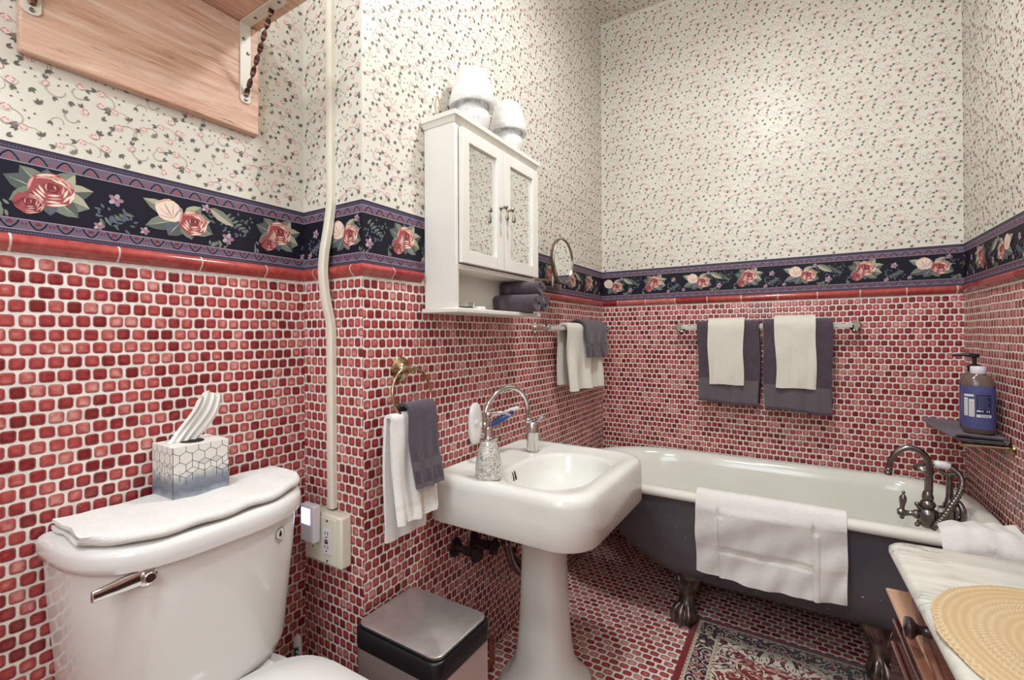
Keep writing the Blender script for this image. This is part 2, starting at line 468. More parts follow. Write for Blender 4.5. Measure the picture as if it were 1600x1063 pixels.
mb = MB(); mb.poly([(XA, YB, ZC), (XC, YB, ZC), (XC, YD, ZC), (XE, YD, ZC), (XE, YR, ZC), (XA, YR, ZC)], 0)
k0 = len(mb.f); print_paper(mb, XC, XE, 1.2, YD, lambda u, v, l: (u, v, ZC - l))
for k in range(k0, len(mb.f)): mb.f[k] = mb.f[k][::-1]
struct('ceiling', mb, PAPER, smooth=False)

# ---------------------------------------------------------------- cap moulding and floral border
def cap(name, along, plane, a0, a1, nrm, first, m0, k0=0, k1=0):
    """ends are mitred: at each end the profile shifts by k * its projection"""
    mb = MB(); R = random.Random(m0)
    prof = [(0, 0), (.004, 0), (.007, .004), (.012, .008), (.0165, .014), (.018, .020), (.0165, .026), (.012, .031), (.006, .0335), (0, .034)]
    P = (lambda a, l, z: (plane + nrm * l, a, z)) if along == 'y' else (lambda a, l, z: (a, plane + nrm * l, z))
    mb.loft([[P(a0 + k0 * l * .93, l * .93, ZT + h) for l, h in prof], [P(a1 + k1 * l * .93, l * .93, ZT + h) for l, h in prof]], True, True, 3)
    a = first
    while a > a0: a -= .163
    while a < a1:
        s, e = max(a + .002, a0), min(a + .161, a1)
        ks, ke = (k0 if s == a0 else 0), (k1 if e == a1 else 0)
        if e - s > .02:
            mb.loft([[P(x + k * l, l, ZT + h) for l, h in prof] for x, k in ((s, ks), (s + .001, ks), (e - .001, ke), (e, ke))], True, True, R.choice((0, 0, 1, 0, 2)))
        a += .163
    struct(name, mb, [M['cap1'], M['cap2'], M['cap3'], M['grout']], angle=50)
cap('trim_1', 'y', XA, YR, YB, 1, .236, 1, 0, -1)
cap('trim_2', 'x', YB, XA, XC, -1, -1.2, 2, 1, 1)
cap('trim_3', 'y', XC, YB, 1.072, 1, .95, 3, -1, 0)
cap('trim_4', 'y', XC, 1.600, YD, 1, .95, 8, 0, -1)
cap('trim_5', 'x', YD, XC, XE, -1, -.9067, 5, 1, -1)
cap('trim_6', 'y', XE, YR, YD, -1, .1, 6, 0, -1)

def flowers():
    """the printed flowers of one border repeat (2 x .237 m), as layered flat polygons: (pts, material, layer)"""
    R = random.Random(5); E = []
    def blob(x, y, rx, ry, rot, m, lay, n=12, wav=.08):
        ph = R.uniform(0, 6); pts = []
        for i in range(n):
            t = 2 * pi * i / n; k = 1 + wav * sin(5 * t + ph)
            p, q = rx * k * cos(t), ry * k * sin(t); pts.append((x + p * cos(rot) - q * sin(rot), y + p * sin(rot) + q * cos(rot)))
        E.append((pts, m, lay))
    def leaf(x, y, a, l, w, m, m2, lay):
        f = lambda p, q: (x + p * cos(a) - q * sin(a), y + p * sin(a) + q * cos(a))
        if l > .02: l *= .84; w *= 1.12
        H = [(.0, .0), (.10, .30), (.25, .47), (.42, .54), (.60, .50), (.76, .36), (.90, .16), (1, 0)]
        for sg, mm in ((1, m), (-1, m2)):
            E.append(([f(p * l, sg * q * w * (1 + .08 * (i % 2))) for i, (p, q) in enumerate(H)] + [f(.6 * l, -.02 * w), f(.3 * l, .03 * w)], mm, lay))
        if l > .03:
            E.append(([f(.12 * l, 0), f(.55 * l, .025 * w), f(.92 * l, 0), f(.55 * l, -.045 * w)], 'leafc' if m != 'leafc' else 'leaf', lay + .5))
    def crescent(x, y, r, t0, t1, w, m, lay, sy=.92):
        N = 9
        o = [(x + r * cos(t0 + (t1 - t0) * i / N), y + sy * r * sin(t0 + (t1 - t0) * i / N)) for i in range(N + 1)]
        k = [(x + (r - w * sin(pi * i / N)) * cos(t0 + (t1 - t0) * i / N), y + sy * (r - w * sin(pi * i / N)) * sin(t0 + (t1 - t0) * i / N)) for i in range(N + 1)]
        E.append((o + k[::-1][1:-1], m, lay))
    def rose(x, y, r, red=False):
        for k in range(6):
            t = k * 2 * pi / 6 + .4; blob(x + r * .42 * cos(t), y + r * .40 * sin(t), r * .60, r * .56, t, ('dkred' if k % 2 else 'red') if red else ('red' if k in (0, 1, 3, 5) else 'red'), 3 + .1 * k, 12, .04)
        for ring, (rr, n_, w) in enumerate(((.98, 6, .16), (.84, 7, .13), (.68, 6, .13), (.54, 5, .12))):
            for k in range(n_):
                t = k * 2 * pi / n_ + .5 * ring + .3
                lit = sin(t - .9) < .1
                crescent(x, y + r * .05 * ring, r * rr, t, t + 2 * pi / n_ * .92, r * w, ('pink' if lit else 'red') if red else (('cream' if k % 3 else 'pink') if lit else ('red' if (k + ring) % 3 == 0 else 'cream' if (k + ring) % 3 == 1 else 'pink')), 4 + ring * .4 + .01 * k)
        blob(x, y + r * .14, r * .36, r * .30, 0, 'dkred', 6, 12)
        for k in range(4):
            crescent(x, y + r * .14, r * (.36 - .06 * k), 1.7 * k + .5, 1.7 * k + 2.4, r * .09, 'pink' if k % 2 else 'red', 6.4 + .1 * k)
    def tulip(x, y, r):
        blob(x, y, r, r * .90, -.4, 'cream', 3, 16, .04)
        for k, (t, L) in enumerate(((2.5, .92), (2.05, .98), (1.55, .95), (1.0, .86), (2.95, .8))):
            x0, y0 = x + r * .30, y - r * .62; c, d = cos(t), sin(t)
            f = lambda p, q: (x0 + p * c - q * d, y0 + p * d + q * c)
            L *= 1.45 * r; w = r * .05
            E.append(([f(0, 0), f(L * .35, w + r * .05), f(L * .75, w * .8 + r * .05), f(L, r * .02), f(L * .75, -w * .3 + r * .04), f(L * .35, -w * .5 + r * .04)], 'mauve' if k % 2 else 'pink', 4 + .1 * k))
        crescent(x, y, r * .97, 1.2, 2.9, r * .14, 'pink', 4.6); crescent(x + r * .1, y + r * .1, r * .8, -.4, 1.0, r * .1, 'mauve', 4.7)
    def daisy(x, y, r):
        for k in range(5): blob(x + r * .6 * cos(k * 1.257), y + r * .6 * sin(k * 1.257), r * .5, r * .36, k * 1.257, 'pale' if k % 2 else 'mauve', 3, 7, 0)
        blob(x, y, r * .25, r * .25, 0, 'red', 4, 6, 0)
    def spray(x, y, n, m, s):
        for k in range(n):
            a = R.uniform(0, 6.28); leaf(x + R.uniform(-s, s), y + R.uniform(-s, s) * .5, a, R.uniform(.006, .011), .0035, m, m, 1)
    # cluster one: big rose and small red rose
    for a, l, w, m, m2 in ((2.3, .05, .024, 'leaf', 'leafl'), (2.8, .055, .022, 'leaf', 'leaf'), (-2.7, .05, .024, 'leaf', 'leafl'), (1.6, .04, .02, 'leaf', 'blue'), (.9, .055, .022, 'leafl', 'leafc'), (.3, .062, .022, 'leafc', 'leaf'),
                           (-.25, .055, .026, 'leafc', 'leafl'), (-.7, .05, .022, 'leaf', 'leafl'), (-1.5, .035, .016, 'blue', 'leaf')):
        leaf(.004 * cos(a), .004 * sin(a) + .002, a, l, w, m, m2, 2)
    rose(.004, .008, .027); rose(-.021, -.017, .017, True)
    spray(.075, -.012, 14, 'blue', .022); daisy(.082, .012, .010); daisy(.060, -.036, .007); spray(-.07, .012, 8, 'leaf', .016)
    # cluster two: white bloom and rose
    X = .237
    for a, l, w, m, m2 in ((2.75, .075, .020, 'leafl', 'leafc'), (3.5, .07, .022, 'leaf', 'leafl'), (-2.2, .045, .024, 'leaf', 'blue'), (-1.2, .04, .02, 'leaf', 'leafl'), (-.35, .058, .028, 'leaf', 'leafl'), (.15, .05, .026, 'leafl', 'leafc'), (.8, .045, .02, 'leafc', 'leafl')):
        leaf(X + .005 * cos(a), .004 * sin(a), a, l, w, m, m2, 2)
    leaf(X + .046, .032, -.55, .062, .016, 'leafl', 'leafc', 2)
    tulip(X - .023, .012, .022); rose(X + .016, -.004, .024); daisy(X + .038, .030, .008); daisy(X + .078, -.022, .011)
    for k in range(6): leaf(X + .075 + .006 * k, .018 - .004 * k, .9 - .15 * k, .016, .005, 'leafl', 'leaf', 1)
    for k in range(6): leaf(.062 + .006 * k, -.022 + .003 * k, -1.2 + .2 * k, .016, .005, 'leaf', 'leafl', 1)
    spray(-.055, -.03, 9, 'leafl', .014); spray(X + .055, -.034, 8, 'leafl', .014)
    spray(X + .095, -.004, 14, 'blue', .024); spray(X + .11, .02, 8, 'leaf', .016); spray(X - .09, -.026, 10, 'blue', .02); daisy(X - .06, -.032, .007)
    K = 1.30
    return [([(c + (x - c) * K, y * K) for x, y in pts], m, l) for pts, m, l in E for c in ((0 if sum(p[0] for p in pts) / len(pts) < .118 and sum(p[0] for p in pts) / len(pts) > -.05 else .237),)]
FLOWER = flowers(); PER = .474

def border(name, along, plane, a0, a1, nrm, phase):
    mb = MB()
    P = (lambda a, z, l: (plane + nrm * l, a, z)) if along == 'y' else (lambda a, z, l: (a, plane + nrm * l, z))
    H = ZB1 - ZB0; zm = (ZB0 + ZB1) / 2 - .001
    fl = (nrm > 0) == (along == 'y')
    def pl(pts, m, l):
        q = [P(a, z, l) for a, z in pts]
        ar = sum(pts[i][0] * pts[(i + 1) % len(pts)][1] - pts[(i + 1) % len(pts)][0] * pts[i][1] for i in range(len(pts)))
        mb.poly(q if (ar > 0) == fl else q[::-1], bi[m])
    y = lambda t: ZB1 - H * t
    for t0, t1, m in ((0, .012, 'navy'), (.012, .075, 'plum'), (.075, .082, 'pale'), (.082, .195, 'lilac'), (.195, .202, 'pale'), (.202, .82, 'navy'), (.82, .827, 'pale'), (.827, .935, 'lilac'), (.935, .942, 'pale'), (.942, 1, 'plum')):
        pl([(a0, y(t1)), (a1, y(t1)), (a1, y(t0)), (a0, y(t0))], m, .0006)
    # hearts and scrolls in the two narrow bands, dots along the edges
    def stroke(pts, w, m, l):
        for i in range(len(pts) - 1):
            (x0, z0), (x1, z1) = pts[i], pts[i + 1]
            d = sqrt((x1 - x0) ** 2 + (z1 - z0) ** 2); nx, nz = -(z1 - z0) / d * w / 2, (x1 - x0) / d * w / 2
            q = [(x0 - nx, z0 - nz), (x1 - nx, z1 - nz), (x1 + nx, z1 + nz), (x0 + nx, z0 + nz)]
            if all(a0 < p[0] < a1 for p in q): pl(q, m, l)
    hp = .0395
    k = int(a0 / hp) - 1
    while k * hp < a1:
        c = k * hp
        for base, s in ((y(.19), 1), (y(.832), -1)):
            f = lambda u, w: (c + u, base + s * w)
            stroke([f(-.013, .001), f(-.0095, .008), f(-.004, .0145), f(0, .0165), f(.004, .0145), f(.0095, .008), f(.013, .001)], .0026, 'navy', .0008)
            for q in ([f(-.005, .004), f(0, .0015), f(.005, .004), f(.0035, .009), f(0, .0075), f(-.0035, .009)],
                      [f(.0145, .006), f(.0185, .003), f(.0185, .010)], [f(-.0145, .006), f(-.0185, .003), f(-.0185, .010)]):
                if all(a0 < p[0] < a1 for p in q): pl(q, 'red' if s > 0 else 'dkred', .0009)
        for i in range(8):
            for t in (.045, .97):
                q = [(c + i * hp / 8 + dx, y(t) + dz) for dx, dz in ((-.0012, -.001), (.0012, -.001), (.0012, .001), (-.0012, .001))]
                if all(a0 < p[0] < a1 for p in q): pl(q, 'lilac', .0008)
        k += 1
    k = int((a0 - phase) / PER) - 1
    while phase + k * PER - .2 < a1:
        for nf_, (pts, m, lay) in enumerate(FLOWER):
            q = [(phase + k * PER + a, zm + z) for a, z in pts]
            q = [(a, min(max(z, y(.815)), y(.207))) for a, z in q]
            if all(a0 < p[0] < a1 for p in q): pl(q, m, .0009 + .00012 * lay + nf_ % 230 * .000006)
        k += 1
    struct(name, mb, BL, smooth=False)
border('trim_7', 'y', XA, -.3, YB - .0005, 1, .2903)
border('trim_8', 'x', YB, XA + .0005, XC + .0008, -1, -1.0746 - .237)
border('trim_9', 'y', XC, YB - .0008, YD - .0005, 1, 1.0047)
border('trim_10', 'x', YD, XC + .0005, XE - .0005, -1, -.6975)
border('trim_11', 'y', XE, 0, YD - .0005, -1, 2.4198 - .474)

# ---------------------------------------------------------------- toilet
def dring(yc, hw, xb, xf, z, ne=3.1, n=48):
    P = []
    for i in range(n + 1):
        t = -pi / 2 + pi * i / n
        P.append((xb + (xf - xb - .07 * hw * sin(t)) * abs(cos(t)) ** (2 / ne), yc + hw * (1 if sin(t) >= 0 else -1) * abs(sin(t)) ** (2 / ne), z))
    return P
TY = .507
toilet = thing('toilet', 'white two-piece toilet with a chrome flush lever, in front of the left tiled wall', 'toilet', (-1.0, TY, 0))
mb = MB(); xb = XA + .012
mb.loft([dring(TY, .180, xb + .01, -1.075, .43), dring(TY, .197, xb, -1.052, .445), dring(TY, .205, xb, -1.042, .47), dring(TY, .224, xb, -1.020, .70), dring(TY, .228, xb, -1.013, .778)])
obj('tank', mb, M['china'], toilet, angle=60)
mb = MB()
mb.loft([dring(TY, .226, xb, -1.012, .774), dring(TY, .235, xb, -1.001, .778), dring(TY, .237, xb, -.999, .79), dring(TY, .237, xb, -.999, .806), dring(TY, .234, xb, -1.003, .815), dring(TY, .226, xb, -1.012, .820), dring(TY, .2, xb, -1.05, .8215)])
obj('tank_lid', mb, M['china'], toilet, angle=60)
mb = MB()
hz, hx = .762, -1.050
mb.lathe([(.0, 0), (.021, 0), (.022, .006), (.019, .013), (.010, .017), (.010, .028)], (hx + .014, .366, hz), 'x', 28)
mb.loft([[(hx + .022 + dx, y, hz + dz) for dx, dz in q] for y, q in ((.376, [(-.006, -.013), (.006, -.013), (.009, 0), (.006, .013), (-.006, .013)]), (.35, [(-.006, -.014), (.006, -.014), (.010, 0), (.006, .013), (-.006, .013)]),
                                                       (.31, [(-.005, -.014), (.004, -.014), (.008, -.003), (.004, .008), (-.005, .008)]), (.288, [(-.004, -.014), (.003, -.014), (.006, -.005), (.003, .005), (-.004, .005)]))])
obj('flush_lever', mb, M['chrome'], toilet, bevel=.002, label='chrome flush lever')
mb = MB()
def disc(mb, c, r, m, x, n=20, ry=1): mb.poly([(x, c[0] + r * cos(2 * pi * i / n), c[1] + r * ry * sin(2 * pi * i / n)) for i in range(n)], m)
def mx_(y):
    t = min(abs(y - TY) / .2265, .99); return XA + .012 + (-1.0155 - XA - .012 - .07 * (y - TY)) * (1 - t ** 3.1) ** (1 / 3.1)
def mark(pts, m, l): mb.poly([(mx_(y) + l, y, z) for y, z in pts], m)
cy, cz = .628, .742
mark([(cy + .0135 * cos(2 * pi * i / 24), cz + .0135 * sin(2 * pi * i / 24)) for i in range(24)], 1, .004)
mark([(cy + .0120 * cos(2 * pi * i / 24), cz + .0120 * sin(2 * pi * i / 24)) for i in range(24)], 0, .0043)
mark([(cy, cz + .009), (cy + .0035, cz + .001), (cy + .0045, cz - .003), (cy + .003, cz - .0065), (cy, cz - .0075), (cy - .003, cz - .0065), (cy - .0045, cz - .003), (cy - .0035, cz + .001)], 2, .0046)
for i in range(3): mark([(cy - .007 + .005 * i, cz - .021), (cy - .004 + .005 * i, cz - .021), (cy - .004 + .005 * i, cz - .017), (cy - .007 + .005 * i, cz - .017)], 1, .004)
obj('water_mark', mb, [M['china'], mat('mark_grey', (120, 118, 116)), M['black']], toilet, smooth=False, label='small grey round mark with a water drop')
mb = MB()
def egg(x0, x1, hw, z, n=40, ne=2.4):
    cx, a = (x0 + x1) / 2, (x1 - x0) / 2
    return [(cx + a * (abs(cos(t)) ** (2 / (5 if cos(t) < 0 else ne))) * (1 if cos(t) > 0 else -1), TY + hw * abs(sin(t)) ** (2 / ne) * (1 if sin(t) > 0 else -1), z) for t in [2 * pi * i / n for i in range(n)]]
mb.loft([egg(-1.055, -.545, .188, .425), egg(-1.06, -.54, .193, .430), egg(-1.06, -.54, .193, .440), egg(-1.05, -.55, .184, .449), egg(-.98, -.62, .12, .452)])
obj('seat_lid', mb, M['china'], toilet, angle=50)
mb = MB()
mb.loft([egg(-1.052, -.55, .186, .402), egg(-1.056, -.545, .190, .408), egg(-1.056, -.545, .190, .420), egg(-1.052, -.55, .186, .4245)])
obj('seat', mb, M['china'], toilet, angle=50)
mb = MB()
mb.loft([egg(-1.19, -.66, .11, .0), egg(-1.19, -.67, .108, .04), egg(-1.2, -.70, .095, .16), egg(-1.22, -.62, .13, .28), egg(-1.24, -.565, .172, .38), egg(-1.24, -.56, .176, .4015)])
mb.box(-1.24, -1.06, TY - .12, TY + .12, .38, .432)
obj('bowl', mb, M['china'], toilet, angle=50)

# folded towel on the tank lid
R = random.Random(3); G = []
NY = 40
for i in range(NY + 1):
    y = .291 + (.729 - .291) * i / NY; row = []
    t = (y - TY) / .237
    xf = xb + (-1.016 - xb - .07 * .237 * t) * (1 - min(abs(t), .965) ** 3.1) ** (1 / 3.1) + .003 * sin(9 * y * 6)
    xr = xb + .012 + .004 * sin(40 * y)
    lift = .003 * sin(y * 31) ** 2
    for x, z in ((xr, .8265), (xr + .03, .828), (xr + (xf - xr) * .35, .829), (xr + (xf - xr) * .6, .828), (xf - .02, .8275), (xf - .006, .8275), (xf + .001, .831), (xf + .001, .836), (xf - .006, .8405), (xf - .02, .842), (xr + (xf - xr) * .6, .843), (xr + (xf - xr) * .3, .842), (xr, .8405)):
        up = max(0, (.335 - y) / .05)
        zz = z + lift + (.006 * up * sin((x + 1.2) * 40) ** 2)
        row.append((x + .012 * up * sin(z * 300), y - .004 * sin(x * 60) * up, zz))
    G.append(row)
mb = MB(); mb.sheet(G, .0065)
tag(obj('hand_towel', mb, M['terry_w'], loc=(-1.13, TY, .822), angle=80), 'folded white towel lying on the toilet tank lid under the tissue box', 'towel')

# tissue box
tb = thing('tissue_box', 'square white tissue box with hexagon lines and a grey lower edge, on the toilet tank', 'tissue box', (-1.203, .517, .8465))
bx0, bx1, by0, by1, bz0, bz1 = -1.2545, -1.152, .459, .574, .8470, .960
n = NT('tissue_box_card'); co = n.node('ShaderNodeTexCoord').outputs['Object']; sp = n.node('ShaderNodeSeparateXYZ', {0: co})
nz = n.noise(60, 4, co).outputs[0]
h_ = n.math('MULTIPLY_ADD', nz, .030, n.math('SUBTRACT', sp.outputs[2], .015))
n.set(col=n.ramp(n.math('DIVIDE', h_, .115), [(.0, lin(160, 166, 172)), (.14, lin(110, 116, 128)), (.3, lin(132, 138, 146)), (.42, lin(190, 190, 190)), (.5, lin(232, 228, 220)), (.7, lin(232, 226, 216)), (1, lin(236, 232, 224))]), rough=.4)
card = n.mat
ink = mat('hexagon_ink', (62, 60, 64), .4); tint = mat('hexagon_tint', (214, 210, 206), .4); tintp = mat('hexagon_pink', (226, 212, 202), .4)
mb = MB(); mb.box(bx0, bx1, by0, by1, bz0, bz1, 0)
hx_ = .0145
def hexface(P, wu, wv):
    s = hx_; R2 = random.Random(2)
    def seg(a, b):
        (x0, y0), (x1, y1) = a, b
        # clip to the face
        t0, t1 = 0.0, 1.0
        for p, d, lo, hi in ((x0, x1 - x0, 0, wu), (y0, y1 - y0, 0, wv)):
            if abs(d) < 1e-9:
                if p < lo or p > hi: return
            else:
                ta, tb2 = (lo - p) / d, (hi - p) / d
                t0, t1 = max(t0, min(ta, tb2)), min(t1, max(ta, tb2))
        if t1 - t0 < 1e-3: return
        xa, ya, xb2, yb2 = x0 + (x1 - x0) * t0, y0 + (y1 - y0) * t0, x0 + (x1 - x0) * t1, y0 + (y1 - y0) * t1
        d = sqrt((xb2 - xa) ** 2 + (yb2 - ya) ** 2); nx, ny = -(yb2 - ya) / d * .00045, (xb2 - xa) / d * .00045
        mb.poly([P(xa - nx, ya - ny), P(xb2 - nx, yb2 - ny), P(xb2 + nx, yb2 + ny), P(xa + nx, ya + ny)], 1)
    w = s * sqrt(3)
    for r in range(-1, 8):
        for c in range(-1, 7):
            cx, cy = c * w + (r % 2) * w / 2, r * s * 1.5
            if cy < wv * .30: continue
            V = [(cx + s * cos(radians(30 + 60 * k)), cy + s * sin(radians(30 + 60 * k))) for k in range(6)]
            for k in (0, 1, 2, 5): seg(V[k], V[(k + 1) % 6])
            if R2.random() < (.65 if cy < wv * .62 else .12):
                k0 = R2.choice((0, 1))
                for k in (k0, k0 + 2, k0 + 4): seg((cx, cy), V[k % 6])
                if cy < wv * .75 and R2.random() < .6:
                    q = [(cx, cy), V[k0], V[(k0 + 1) % 6], V[(k0 + 2) % 6]]
                    if all(0 <= a <= wu and 0 <= b <= wv for a, b in q): mb.poly([P(a, b) for a, b in q], R2.choice((2, 3)))
    for a in (0, wu):
        mb.poly([P(max(0, a - .0006), 0), P(min(wu, a + .0006), 0), P(min(wu, a + .0006), wv), P(max(0, a - .0006), wv)], 1)
hexface(lambda u, v: (bx1 + .0003, by0 + u, bz0 + v), by1 - by0, bz1 - bz0)
hexface(lambda u, v: (bx0 + u, by0 - .0003, bz0 + v), bx1 - bx0, bz1 - bz0)
obj('carton', mb, [card, ink, tint, tintp], tb, smooth=False)
mb = MB()
mb.poly([(-1.203 + .03 * cos(t), .517 + .012 * sin(t) * 2, bz1 + .0006) for t in [2 * pi * i / 24 for i in range(24)]])
obj('slot', mb, M['dark'], tb, smooth=False)
G = []
KN = [(0, .000), (.13, .013), (.24, -.004), (.36, .015), (.52, .002), (.62, .013), (.74, -.006), (.88, .008), (1, -.002)]
def zig(q):
    for (a, x), (b, y) in zip(KN, KN[1:]):
        if a <= q <= b: return x + (y - x) * (q - a) / (b - a)
    return 0
TOPS = [(0, .84), (.2, .97), (.38, 1.05), (.5, .99), (.66, .97), (.85, .93), (1, .86)]
def topz(q):
    for (a, x), (b, y) in zip(TOPS, TOPS[1:]):
        if a <= q <= b: return x + (y - x) * (q - a) / (b - a)
    return 1
for i in range(51):
    q = i / 50; row = []
    for j in range(15):
        t = j / 14
        y = .502 + (q - .5) * (.066 * (1 - t) + .058 * t) + .044 * t + .010 * sin(t * 2.6)
        x = -1.206 + zig(q) * (.30 + .40 * t) + .012 * t - .006 * sin(5 * t + 2 * q)
        row.append((x, y, bz1 + .001 + .110 * t * topz(q)))
    G.append(row)
mb = MB(); mb.sheet(G, .0008)
obj('tissue', mb, mat('tissue_paper', (240, 238, 232), .9), tb, angle=16, label='white tissue pulled up out of the box')

# ---------------------------------------------------------------- wooden shelf on brackets
sh = thing('wall_shelf', 'rough wooden shelf with a back board on twisted iron brackets, above the toilet', 'shelf', (-1.25, .47, 1.745))
mb = MB(); mb.box(XA + .001, -1.240, .246, .700, 1.745, 2.03)
obj('back_board', mb, M['wood'], sh, bevel=.004)
mb = MB(); mb.box(XA + .001, -.985, .10, .702, 2.030, 2.055)
obj('shelf_board', mb, M['wood'], sh, bevel=.006)
ivory = mat('ivory_bracket_paint', (214, 206, 190), .4); rust = noisy('worn_brown_iron', (62, 40, 34), (130, 96, 80), 70, .35, metal=.7); dkst = mat('dark_bracket_tip', (70, 58, 54), .35, metal=.5)
for yb_ in (.662, .262):
    mb = MB(); y0, y1 = yb_ - .014, yb_ + .014; t = .0035
    prof = [(-1.2398, 2.0298), (-1.2398, 1.818)]
    # upright leg with a rounded foot
    up = [(y0, 2.0295), (y0, 1.826), (yb_ - .009, 1.819), (yb_, 1.817), (yb_ + .009, 1.819), (y1, 1.826), (y1, 2.0295)]
    mb.loft([[(-1.2398, a, b) for a, b in up], [(-1.2398 + t, a, b) for a, b in up]], True, True, 0)
    fl = [(-1.2398, y0), (-1.075, y0), (-1.068, yb_ - .009), (-1.066, yb_), (-1.068, yb_ + .009), (-1.075, y1), (-1.2398, y1)]
    mb.loft([[(a, b, 2.0298) for a, b in fl], [(a, b, 2.0298 - t) for a, b in fl]], True, True, 0)
    br = obj('bracket', mb, [ivory], sh, bevel=.0008)
    mb = MB()
    P0, P1 = Vector((-1.232, yb_, 1.842)), Vector((-1.115, yb_, 2.021)); N = 60; rings = []
    d = (P1 - P0).normalized(); a = Vector((0, 1, 0)); b = d.cross(a)
    for i in range(N + 1):
        s = i / N; tw = 2 * pi * 3.5 * s
        if s < .06 or s > .94: tw = 0 if s < .5 else 2 * pi * 3.5
        ca, sa = cos(tw), sin(tw); e1 = a * ca + b * sa; e2 = b * ca - a * sa
        rings.append([P0 + (P1 - P0) * s + e1 * (.0062 * u) + e2 * (.0016 * w) for u, w in ((-1, -1), (1, -1), (1, 1), (-1, 1))])
    mb.loft(rings); mb.lathe([(.006, -.002), (.0065, .003), (.003, .006)], (-1.2362, yb_, 1.840), 'x', 14)
    obj('twisted_brace', mb, [rust], br, angle=30, label='twisted brown iron brace')
    for y_, z_ in ((yb_ - .005, 1.985), (yb_ + .006, 1.951), (yb_, 1.826)):
        mb = MB(); mb.lathe([(.0042, 0), (.004, .0018), (.002, .0026)], (-1.2364, y_, z_), 'x', 12); obj('screw', mb, M['pewter'], br)
    for x_ in (-1.19, -1.085):
        mb = MB(); mb.lathe([(.0042, 0), (.004, .0018), (.002, .0026)], (x_, yb_, 2.0263), n=12, d=(0, 0, -1)); obj('screw', mb, M['pewter'], br)

# ---------------------------------------------------------------- cable cover, sockets, night light
cr = thing('cable_cover', 'cream surface cable cover running down the narrow wall to the socket box', 'cable cover', (-1.137, YB, 1.6))
mb = MB()
path = [(-1.128, YB - .008, 2.98), (-1.128, YB - .008, 1.64), (-1.128, YB - .009, 1.57), (-1.130, YB - .018, 1.50), (-1.132, YB - .029, 1.43), (-1.132, YB - .032, 1.37), (-1.130, YB - .024, 1.30), (-1.128, YB - .011, 1.235), (-1.128, YB - .009, 1.18), (-1.128, YB - .008, .715)]
sec = [(-.008, -.013), (.006, -.013), (.008, -.010), (.008, .010), (.006, .013), (-.008, .013)]
pp = [Vector(path[0])] + smoothpath(path[1:9], 5) + [Vector(path[9])]
mb.tube(pp, 1.0, sect=sec, up=(0, -1, 0))
obj('channel', mb, M['plastic_w'], cr, angle=40)
mb = MB(); mb.tube([(-1.128, YB - .0085, 1.90), (-1.128, YB - .0085, 1.935)], 1.06, sect=sec, up=(0, -1, 0)); obj('coupling', mb, M['plastic_w'], cr, bevel=.001)
ob = thing('socket_box', 'cream double surface socket box low on the narrow tiled wall', 'power outlet', (-1.137, YB, .635))
mb = MB(); mb.box(-1.212, -1.052, YB - .036, YB - .001, .568, .708); obj('body', mb, M['plastic_w'], ob, bevel=.006, seg=3)
yf = YB - .0362
mb = MB(); mb.box(-1.205, -1.072, yf - .0035, yf, .575, .701); obj('cover_plate', mb, M['plastic_w'], ob, bevel=.0015)
mb = MB(); mb.box(-1.123, -1.090, yf - .0065, yf - .0036, .602, .672); s = obj('outlet_insert', mb, M['plastic_b'], ob, bevel=.001)
def slots(par, xc, zc, yy):
    for dx, h in ((-.006, .007), (.006, .009)):
        mb = MB(); mb.box(xc + dx - .0012, xc + dx + .0012, yy - .0003, yy + .0004, zc - h / 2, zc + h / 2); obj('slot', mb, M['dark'], par, smooth=False)
    mb = MB(); mb.lathe([(.0024, -.0003), (.0024, .0004)], (xc, yy, zc - .011), 'y', 10); obj('slot', mb, M['dark'], par, smooth=False)
slots(s, -1.1065, .660, yf - .0067); slots(s, -1.1065, .622, yf - .0067)
mb = MB(); mb.box(-1.113, -1.100, yf - .0078, yf - .0066, .638, .6425); obj('reset_button', mb, mat('red_button', (140, 40, 36), .4), s, bevel=.0004, label='red reset button')
mb = MB(); mb.box(-1.113, -1.100, yf - .0078, yf - .0066, .6315, .6365); obj('test_button', mb, M['black'], s, bevel=.0004, label='black test button')
mb = MB(); mb.box(-1.182, -1.152, yf - .006, yf - .0036, .602, .672); s2 = obj('outlet_insert', mb, M['plastic_w'], ob, bevel=.004)
slots(s2, -1.167, .622, yf - .0062)
for z_ in (.583, .693):
    mb = MB(); mb.lathe([(.003, 0), (.003, .0015)], (-1.1065, yf - .0035, z_), n=10, d=(0, -1, 0)); obj('screw', mb, M['darkiron'], ob)
nl = thing('night_light', 'small white plug-in night light glowing bluish in the socket box', 'night light', (-1.163, YB - .05, .68))
mb = MB(); mb.box(-1.190, -1.130, yf - .030, yf - .0064, .632, .734); obj('housing', mb, M['plastic_b'], nl, bevel=.005, seg=3)
n = NT('night_light_lens'); n.set(col=lin(225, 228, 255), rough=.3, emit=lin(196, 200, 255), es=1.6)
mb = MB(); mb.box(-1.182, -1.144, yf - .0325, yf - .0295, .682, .726); obj('lens', mb, n.mat, nl, bevel=.0025, seg=3, label='glowing square lens')

